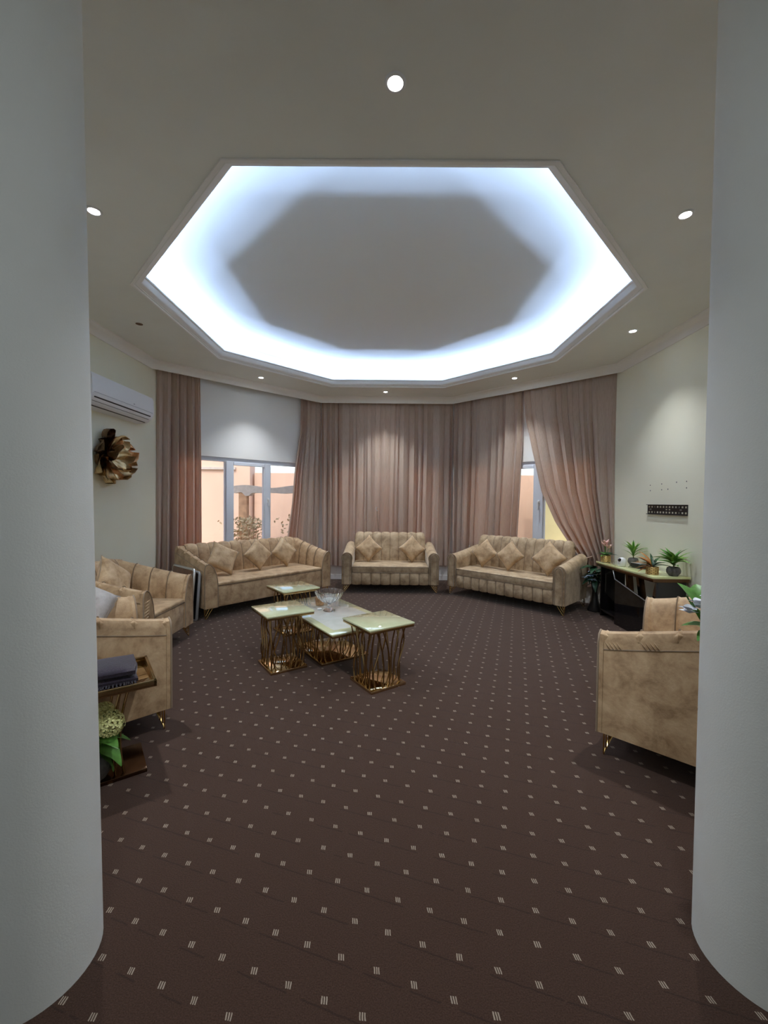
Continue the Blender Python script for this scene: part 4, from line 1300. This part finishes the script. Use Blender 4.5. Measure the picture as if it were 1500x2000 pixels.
for k in range(5):
    obj('stem', MB().tube([(0, 0, 0.1), (-0.06 - 0.02 * k, 0.01 * k, 0.24 + 0.03 * k), (-0.15 - 0.008 * k, 0.02 * k - 0.02, 0.36 + 0.022 * k)], 0.0035, 5).mesh('stem', MAT['leaf'], 60), t)
for (x, y, z) in ((-0.200, 0.02, 0.395), (-0.165, 0.01, 0.425), (-0.175, 0.05, 0.375), (-0.13, 0.0, 0.45), (-0.14, 0.04, 0.40)):
    for k in range(5):
        leaf_at(t, wp, (x, y, z), 72 * k + 500 * x, 25 + 15 * (k % 2), 0, 0.9, 'petal')
for az, el, x, y, z in ((30, 60, -0.17, 0.03, 0.43), (-25, 52, -0.13, 0.05, 0.43), (60, 10, -0.13, 0, 0.33), (100, -5, -0.10, 0.0, 0.31), (150, 0, -0.10, 0, 0.30), (80, 35, -0.10, 0.02, 0.36), (20, 20, -0.08, 0.0, 0.3), (-60, 30, 0, 0, 0.28), (-120, 30, 0, 0, 0.28)):
    leaf_at(t, wl, (x, y, z), az, el, 0, 0.66)

# ------------------------------------------------------------------ console by the right wall
x0, x1, y0, y1 = CONS
t = thing('console_table', 'yellow onyx topped console with black glass front under the bracket', 'console', (x0, y0, 0))
dx, dy = x1 - x0, y1 - y0
obj('table_top', MB().box(0, dx, 0, dy, ZC - 0.024, ZC, 0.004).mesh('table_top', MAT['onyx_console'], 30), t)
obj('top_frame', MB().box(0.012, dx - 0.004, 0.012, dy - 0.012, ZC - 0.06, ZC - 0.024, 0.002).mesh('top_frame', MAT['bronze_dark'], 30), t)
# black glass front, its top edge falling towards the near end
g = [(0.055, 0.0), (0.70, 0.0), (0.70, 0.525), (0.055, 0.39)]
mb = MB()
mb.add([(0.02, a, z) for a, z in g] + [(0.034, a, z) for a, z in g], [(0, 1, 2, 3), (4, 5, 6, 7), (0, 1, 5, 4), (1, 2, 6, 5), (2, 3, 7, 6), (3, 0, 4, 7)])
pan = obj('front_panel', mb.mesh('front_panel', MAT['black_glass']), t)
obj('edge_strip', MB().tube([(0.018, 0.085, 0.02), (0.018, 0.055, 0.39), (0.018, 0.70, 0.525), (0.018, 0.74, ZC - 0.06)], 0.007, 6).mesh('edge_strip', MAT['steel'], 60), pan)
for (a0, a1) in ((0.09, 0.24), (0.42, 0.27), (0.62, 0.52)):
    obj('leg', MB().add([(0.10, a0 - 0.022, ZC - 0.06), (0.10, a0 + 0.022, ZC - 0.06), (0.16, a0 + 0.022, ZC - 0.06), (0.16, a0 - 0.022, ZC - 0.06),
                  (0.10, a1 - 0.022, 0.0), (0.10, a1 + 0.022, 0.0), (0.16, a1 + 0.022, 0.0), (0.16, a1 - 0.022, 0.0)],
                 [(0, 1, 2, 3), (4, 5, 6, 7), (0, 1, 5, 4), (1, 2, 6, 5), (2, 3, 7, 6), (3, 0, 4, 7)]).mesh('leg', MAT['bronze_dark']), t)
obj('shelf', MB().box(0.05, dx - 0.02, 0.04, dy - 0.04, 0.06, 0.085, 0.003).mesh('shelf', MAT['black_glass'], 30), t)
obj('side_panel', MB().box(0.05, dx - 0.03, 0.02, 0.04, 0.0, ZC - 0.06, 0.002).mesh('side_panel', MAT['black_glass'], 30), t)
obj('side_panel', MB().box(0.05, dx - 0.03, dy - 0.04, dy - 0.02, 0.0, ZC - 0.06, 0.002).mesh('side_panel', MAT['black_glass'], 30), t)
# things on the console
t = thing('security_camera', 'round white security camera with a black lens on the console', 'camera', (2.725, 4.735, ZC))
obj('body', MB().lathe([(0.0, 0.0), (0.034, 0.0), (0.041, 0.012), (0.044, 0.045), (0.042, 0.075), (0.032, 0.094), (0.016, 0.102), (0.0, 0.104)], 28).mesh('body', MAT['white'], 60), t)
ln = MB().lathe([(0.0, 0.012), (0.016, 0.010), (0.021, 0.0), (0.021, -0.01), (0.0, -0.01)], 24).mesh('lens', MAT['black_glass'], 50)
o = obj('lens', ln, t, (-0.033, -0.012, 0.074))
o.rotation_euler = Vector((-0.92, -0.42, 0.12)).to_track_quat('Z', 'Y').to_euler()
t = thing('set_top_box', 'small black box beside the white camera on the console', 'box', (2.865, 4.63, ZC), R(10))
obj('case', MB().box(-0.05, 0.05, -0.08, 0.08, 0.004, 0.05, 0.006).mesh('case', MAT['black'], 40), t)
obj('lid', MB().box(-0.047, 0.047, -0.077, 0.077, 0.0495, 0.055, 0.002).mesh('lid', MAT['grey_plastic'], 40), t)
for sy in (-0.06, 0.06):
    obj('foot', MB().box(-0.04, 0.04, sy - 0.008, sy + 0.008, 0.0, 0.005).mesh('foot', MAT['black']), t)

# ------------------------------------------------------------------ television bracket and screw holes on the right wall
t = thing('television_bracket', 'black slotted metal television bracket on the right wall', 'bracket', (XR, 4.482, 1.340))
def slotted(w, h, cols, rows_, mid):
    ys = [-w / 2]
    zs = sorted({-h / 2, h / 2} | {z for c in rows_ for z in (c - 0.0095, c + 0.0095)} | {mid - 0.006, mid + 0.006})
    cells = []
    for c, hw in cols:
        ys += [c - hw, c + hw]
    ys.append(w / 2)
    b = bmesh.new()
    V = {}
    def gv(i, j):
        if (i, j) not in V:
            V[(i, j)] = b.verts.new((0, ys[i], zs[j]))
        return V[(i, j)]
    for i in range(len(ys) - 1):
        for j in range(len(zs) - 1):
            zc = (zs[j] + zs[j + 1]) / 2
            hole = i % 2 == 1 and any(abs(zc - c) < 0.009 for c in rows_)
            hole = hole or (i % 2 == 1 and abs(zc - mid) < 0.005 and 11 <= i <= 14)
            if not hole:
                b.faces.new((gv(i, j), gv(i + 1, j), gv(i + 1, j + 1), gv(i, j + 1)))
    ex = bmesh.ops.extrude_face_region(b, geom=b.faces[:])
    bmesh.ops.translate(b, verts=[q for q in ex['geom'] if isinstance(q, bmesh.types.BMVert)], vec=(-0.004, 0, 0))
    bmesh.ops.recalc_face_normals(b, faces=b.faces[:])
    return MB().bm(b)
cols = [(-0.29 + 0.58 * k / 12, 0.006 if k in (2, 10) else 0.015) for k in range(13)]
obj('plate', slotted(0.635, 0.11, cols, (-0.030, 0.030), 0.002).mesh('plate', MAT['black_metal'], fix=False), t)
obj('lip', MB().box(-0.022, 0.0, -0.3175, 0.3175, 0.050, 0.056, 0.001).mesh('lip', MAT['black_metal'], fix=False), t)
obj('lip', MB().box(-0.022, 0.0, -0.3175, 0.3175, -0.056, -0.050, 0.001).mesh('lip', MAT['black_metal'], fix=False), t)
for y in (-0.2417, 0.2417):
    bo = obj('bolt', MB().lathe([(0, 0.016), (0.006, 0.015), (0.008, 0.0), (0, 0.0)], 10).mesh('bolt', MAT['steel'], 40), t, (-0.012, y, 0.002))
    bo.rotation_euler = (0, -PI / 2, 0)
hm = MB().lathe([(0.0, 0.0015), (0.006, 0.0012), (0.0075, 0.0), (0.0, 0.0)], 10).mesh('screw_hole', MAT['pot_grey'], 40)
for (y, z) in ((4.768, 1.617), (4.766, 1.555), (4.573, 1.624), (4.571, 1.560), (4.470, 1.563), (4.340, 1.632), (4.196, 1.634), (4.194, 1.568)):
    obj('screw_hole', hm, wall_right, (XR - 0.0002, y, z), (0, -PI / 2, 0))

# ------------------------------------------------------------------ air conditioner
t = thing('air_conditioner', 'white split air conditioner high on the left wall', 'air conditioner', (XL, 4.555, -0.087))
prof = [(0.0, 2.735), (0.165, 2.735), (0.195, 2.725), (0.208, 2.69), (0.214, 2.56), (0.210, 2.52), (0.190, 2.475), (0.150, 2.435), (0.09, 2.415), (0.0, 2.412)]
L_ = 0.535
mb = MB().grid([[(x, y, z) for x, z in prof] for y in (-L_, L_)], closed_v=True)
m = len(prof)
mb.f.append(tuple(range(m)))
mb.f.append(tuple(m + k for k in range(m)))
obj('housing', mb.mesh('housing', MAT['white'], 30), t)
fp = [(0.166, 2.7385), (0.198, 2.728), (0.212, 2.69), (0.2185, 2.56), (0.2145, 2.528)]
ip = [(x - 0.006, z - 0.001) for x, z in fp]
mb = MB().grid([[(x, y, z) for x, z in fp + ip[::-1]] for y in (-L_ + 0.004, L_ - 0.004)], closed_v=True)
m = len(fp) * 2
mb.f.append(tuple(range(m)))
mb.f.append(tuple(m + k for k in range(m)))
obj('front_cover', mb.mesh('front_cover', MAT['white'], 30), t)
def vent(x0_, z0_, x1_, z1_, y0_, y1_, th_, mat, nm):
    dxz = Vector((x1_ - x0_, z1_ - z0_)).normalized()
    nn = Vector((dxz.y, -dxz.x)) * th_
    if nn.x < 0:
        nn = -nn
    pts = [(x0_, z0_), (x1_, z1_), (x1_ + nn.x, z1_ + nn.y), (x0_ + nn.x, z0_ + nn.y)]
    mb = MB().grid([[(x, y, z) for x, z in pts] for y in (y0_, y1_)], closed_v=True)
    mb.f.append((0, 1, 2, 3))
    mb.f.append((4, 5, 6, 7))
    obj(nm, mb.mesh(nm, mat), t)
vent(0.202, 2.503, 0.172, 2.460, -L_ + 0.05, L_ - 0.05, 0.003, MAT['black'], 'air_outlet')
vent(0.168, 2.456, 0.132, 2.430, -L_ + 0.04, L_ - 0.04, 0.004, MAT['white'], 'louvre')
vent(0.130, 2.4285, 0.118, 2.4235, -L_ + 0.04, L_ - 0.04, 0.003, MAT['black'], 'air_slot')
obj('panel_seam', MB().box(0.2135, 0.2190, -L_ + 0.03, L_ - 0.03, 2.538, 2.541).mesh('panel_seam', MAT['grey_plastic']), t)
obj('badge', MB().box(0.2160, 0.2195, 0.12, 0.145, 2.560, 2.568).mesh('badge', MAT['grey_plastic']), t)

# ------------------------------------------------------------------ gold flower on the left wall
t = thing('wall_flower', 'large ruffled gold metal flower hung on the left wall', 'wall art', (XL, 4.55, 1.86))
def petal(L, W, ruffle, seed, mat, cupd):
    r = random.Random(seed)
    a, b = r.uniform(0, 6), r.uniform(0, 6)
    rows = []
    for i in range(13):
        f = i / 12
        w = W / 2 * (0.18 + 0.95 * math.sin(PI * min(1, f * 0.60 + 0.03)) ** 0.9)
        if f > 0.78:
            w *= math.sqrt(max(0.03, 1 - ((f - 0.78) / 0.225) ** 2))
        row = []
        for j in range(13):
            s = j / 6 - 1
            out = 0.02 + cupd * (f ** 1.4) + 0.05 * abs(s) ** 2 * f + ruffle * f * math.sin(4.5 * s + a + 3 * f) * (0.4 + abs(s)) + 0.5 * ruffle * f * math.sin(9 * s + b)
            row.append((out, s * w, L * f))
        rows.append(row)
    mb = MB().grid(rows)
    mb.grid([[(p[0] - 0.003, p[1], p[2]) for p in q][::-1] for q in rows])
    return mb.mesh('petal', mat, 60, fix=False)
G, Dk, Cp = MAT['artgold'], MAT['artdark'], MAT['artcopper']
# angle 0 is up, positive towards the far end of the wall; (angle, length, width, cup, material)
for k, (a, L, W, cu, m_) in enumerate(((-18, 0.30, 0.15, 0.06, Dk), (-48, 0.25, 0.22, 0.05, Dk), (-85, 0.24, 0.22, 0.04, Dk), (-130, 0.30, 0.22, 0.05, G), (-160, 0.30, 0.20, 0.06, G), (172, 0.24, 0.24, 0.09, G),
                                     (140, 0.24, 0.20, 0.08, Cp), (105, 0.30, 0.20, 0.09, G), (70, 0.29, 0.18, 0.10, Cp), (38, 0.25, 0.20, 0.09, G), (8, 0.22, 0.18, 0.09, Cp))):
    o = obj('petal', petal(L * 1.04, W * 1.12, 0.030, k, m_, cu * 0.75), t)
    o.rotation_euler = (R(-a), 0, 0)
for k, (a, L, W, cu, m_) in enumerate(((0, 0.14, 0.14, 0.11, Dk), (75, 0.16, 0.15, 0.12, G), (140, 0.16, 0.16, 0.12, G), (-140, 0.15, 0.14, 0.10, Dk), (-70, 0.14, 0.14, 0.10, Dk))):
    o = obj('petal', petal(L, W * 1.1, 0.030, 30 + k, m_, cu * 0.85), t, (0.012, 0, 0))
    o.rotation_euler = (R(-a), 0, 0)
obj('flower_centre', MB().lathe([(0.0, 0.0), (0.025, 0.0), (0.03, 0.03), (0.022, 0.06), (0.0, 0.07)], 16).mesh('flower_centre', Cp, 60), t).rotation_euler = (0, PI / 2, 0)

# ------------------------------------------------------------------ folded tables leaning between armchair and sofa
def folded(label, base, mat_face, mat_edge, lean, h, L):
    t = thing('folded_table', label, 'folding table', (base[0], base[1], 0), R(48.8), 'folded tables')
    m = Matrix.Rotation(R(lean), 4, 'Y')
    th_ = 0.014
    o = obj('board', MB().box(-th_, th_, 0.012, L - 0.012, 0.012, h - 0.012, 0.002).mesh('board', mat_face, 30), t)
    o.matrix_local = m
    pts = [(0, 0.025, 0.006), (0, 0.006, 0.02), (0, 0.006, h - 0.025), (0, 0.025, h - 0.006), (0, L - 0.025, h - 0.006), (0, L - 0.006, h - 0.025), (0, L - 0.006, 0.02), (0, L - 0.025, 0.006), (0, 0.025, 0.006)]
    mb = MB().tube(pts, 0.017, 8)
    o = obj('edge_band', mb.mesh('edge_band', mat_edge, 60, fix=False), t)
    o.matrix_local = m
    return t
folded('brown folded table with silver edge beside the left wall armchair', (-2.215, 4.655), MAT['wood'], MAT['steel'], 5, 0.60, 0.58)
folded('black folded table with thin grey edge leaning by the left sofa', (-2.168, 4.712), MAT['black'], MAT['grey_plastic'], 4, 0.56, 0.56)

# ------------------------------------------------------------------ outside
struct('ground', MB().box(-16, 16, 7.3, 24, -0.35, -0.15).mesh('ground', MAT['sand']), 'sandy yard outside the windows')

tag(obj('boundary_wall', MB().box(-3.35, 12, 10.5, 10.75, -0.2, 2.10).mesh('boundary_wall', MAT['peach'])), 'low sunlit peach garden wall outside the windows', 'wall')
t = thing('neighbour_house', 'tall peach house wall outside the left window', 'building', (-3.4, 10.3, -0.2))
obj('wall', MB().box(-9, 0, 0, 0.4, 0, 4.6).mesh('wall', MAT['peach']), t)
obj('ledge', MB().box(-9, -0.35, -0.06, 0.0, 2.36, 2.42).mesh('ledge', MAT['thatch']), t)
t = thing('yellow_wall', 'bright yellow garden wall seen past the tied curtain', 'wall', (3.20, 8.7, -0.2))
obj('wall', MB().box(0, 5, 0, 0.2, 0, 3.2).mesh('wall', MAT['yellow_wall']), t)
obj('coping', MB().box(-0.02, 5, -0.03, 0.23, 3.2, 3.26).mesh('coping', MAT['trim']), t)
t = thing('garden_shelter', 'timber garden shelter with a ragged grey canopy outside the left window', 'shelter', (-3.1, 9.0, -0.15))
obj('post', MB().box(-0.09, 0.09, -0.09, 0.09, 0, 1.80, 0.01).mesh('post', MAT['timber'], 30), t)
obj('post', MB().box(2.31, 2.49, -0.09, 0.09, 0, 1.80, 0.01).mesh('post', MAT['timber'], 30), t)
rg = random.Random(2)
top, bot = [], []
for i in range(41):
    x = -0.22 + 2.85 * i / 40
    top.append((x, 1.85 + 0.03 * math.sin(i * 0.4)))
    bot.append((x, 1.72 - rg.uniform(0, 0.02) - (0.06 if 3 < i < 6 else 0)))
mb = MB()
for y in (-0.12, 0.12):
    mb.grid([[(a[0], y, a[1]), (b[0], y, b[1])] for a, b in zip(top, bot)])
mb.grid([[(a[0], -0.12, a[1]), (a[0], 0.12, a[1])] for a in top]).grid([[(a[0], -0.12, a[1]), (a[0], 0.12, a[1])] for a in bot])
obj('canopy', mb.mesh('canopy', MAT['thatch']), t)
def shrub(label, loc, rx, h, n, seed):
    t = thing('shrub', label, 'shrub', loc, 0, 'shrubs outside the left window')
    r = random.Random(seed)
    mb = MB()
    for k in range(n):
        c = Vector((r.gauss(0, rx * 0.5), r.gauss(0, 0.12), h * (0.25 + 0.75 * r.random() ** 0.7)))
        a, e_ = r.uniform(0, 6.28), r.uniform(-0.6, 1.2)
        d1 = Vector((math.cos(a) * math.cos(e_), math.sin(a) * math.cos(e_), math.sin(e_)))
        s = d1.orthogonal().normalized() * 0.022
        L = r.uniform(0.06, 0.10)
        mb.add([c, c + d1 * L * 0.5 + s, c + d1 * L, c + d1 * L * 0.5 - s], [(0, 1, 2, 3)])
    f = obj('foliage', mb.mesh('foliage', MAT['hedge'], fix=False), t)
    f['kind'] = 'stuff'
    sm = MB()
    for k in range(6):
        x = r.uniform(-rx, rx) * 0.5
        sm.tube([(x * 0.4, 0, 0), (x, r.uniform(-.05, .05), h * 0.8)], 0.008, 5)
    obj('branches', sm.mesh('branches', MAT['timber'], fix=False), t)
shrub('dusty shrub in front of the shelter post', (-2.85, 8.45, -0.15), 0.40, 1.18, 620, 3)
shrub('dusty shrub to the right of the shelter post', (-1.75, 8.75, -0.15), 0.42, 1.22, 620, 4)
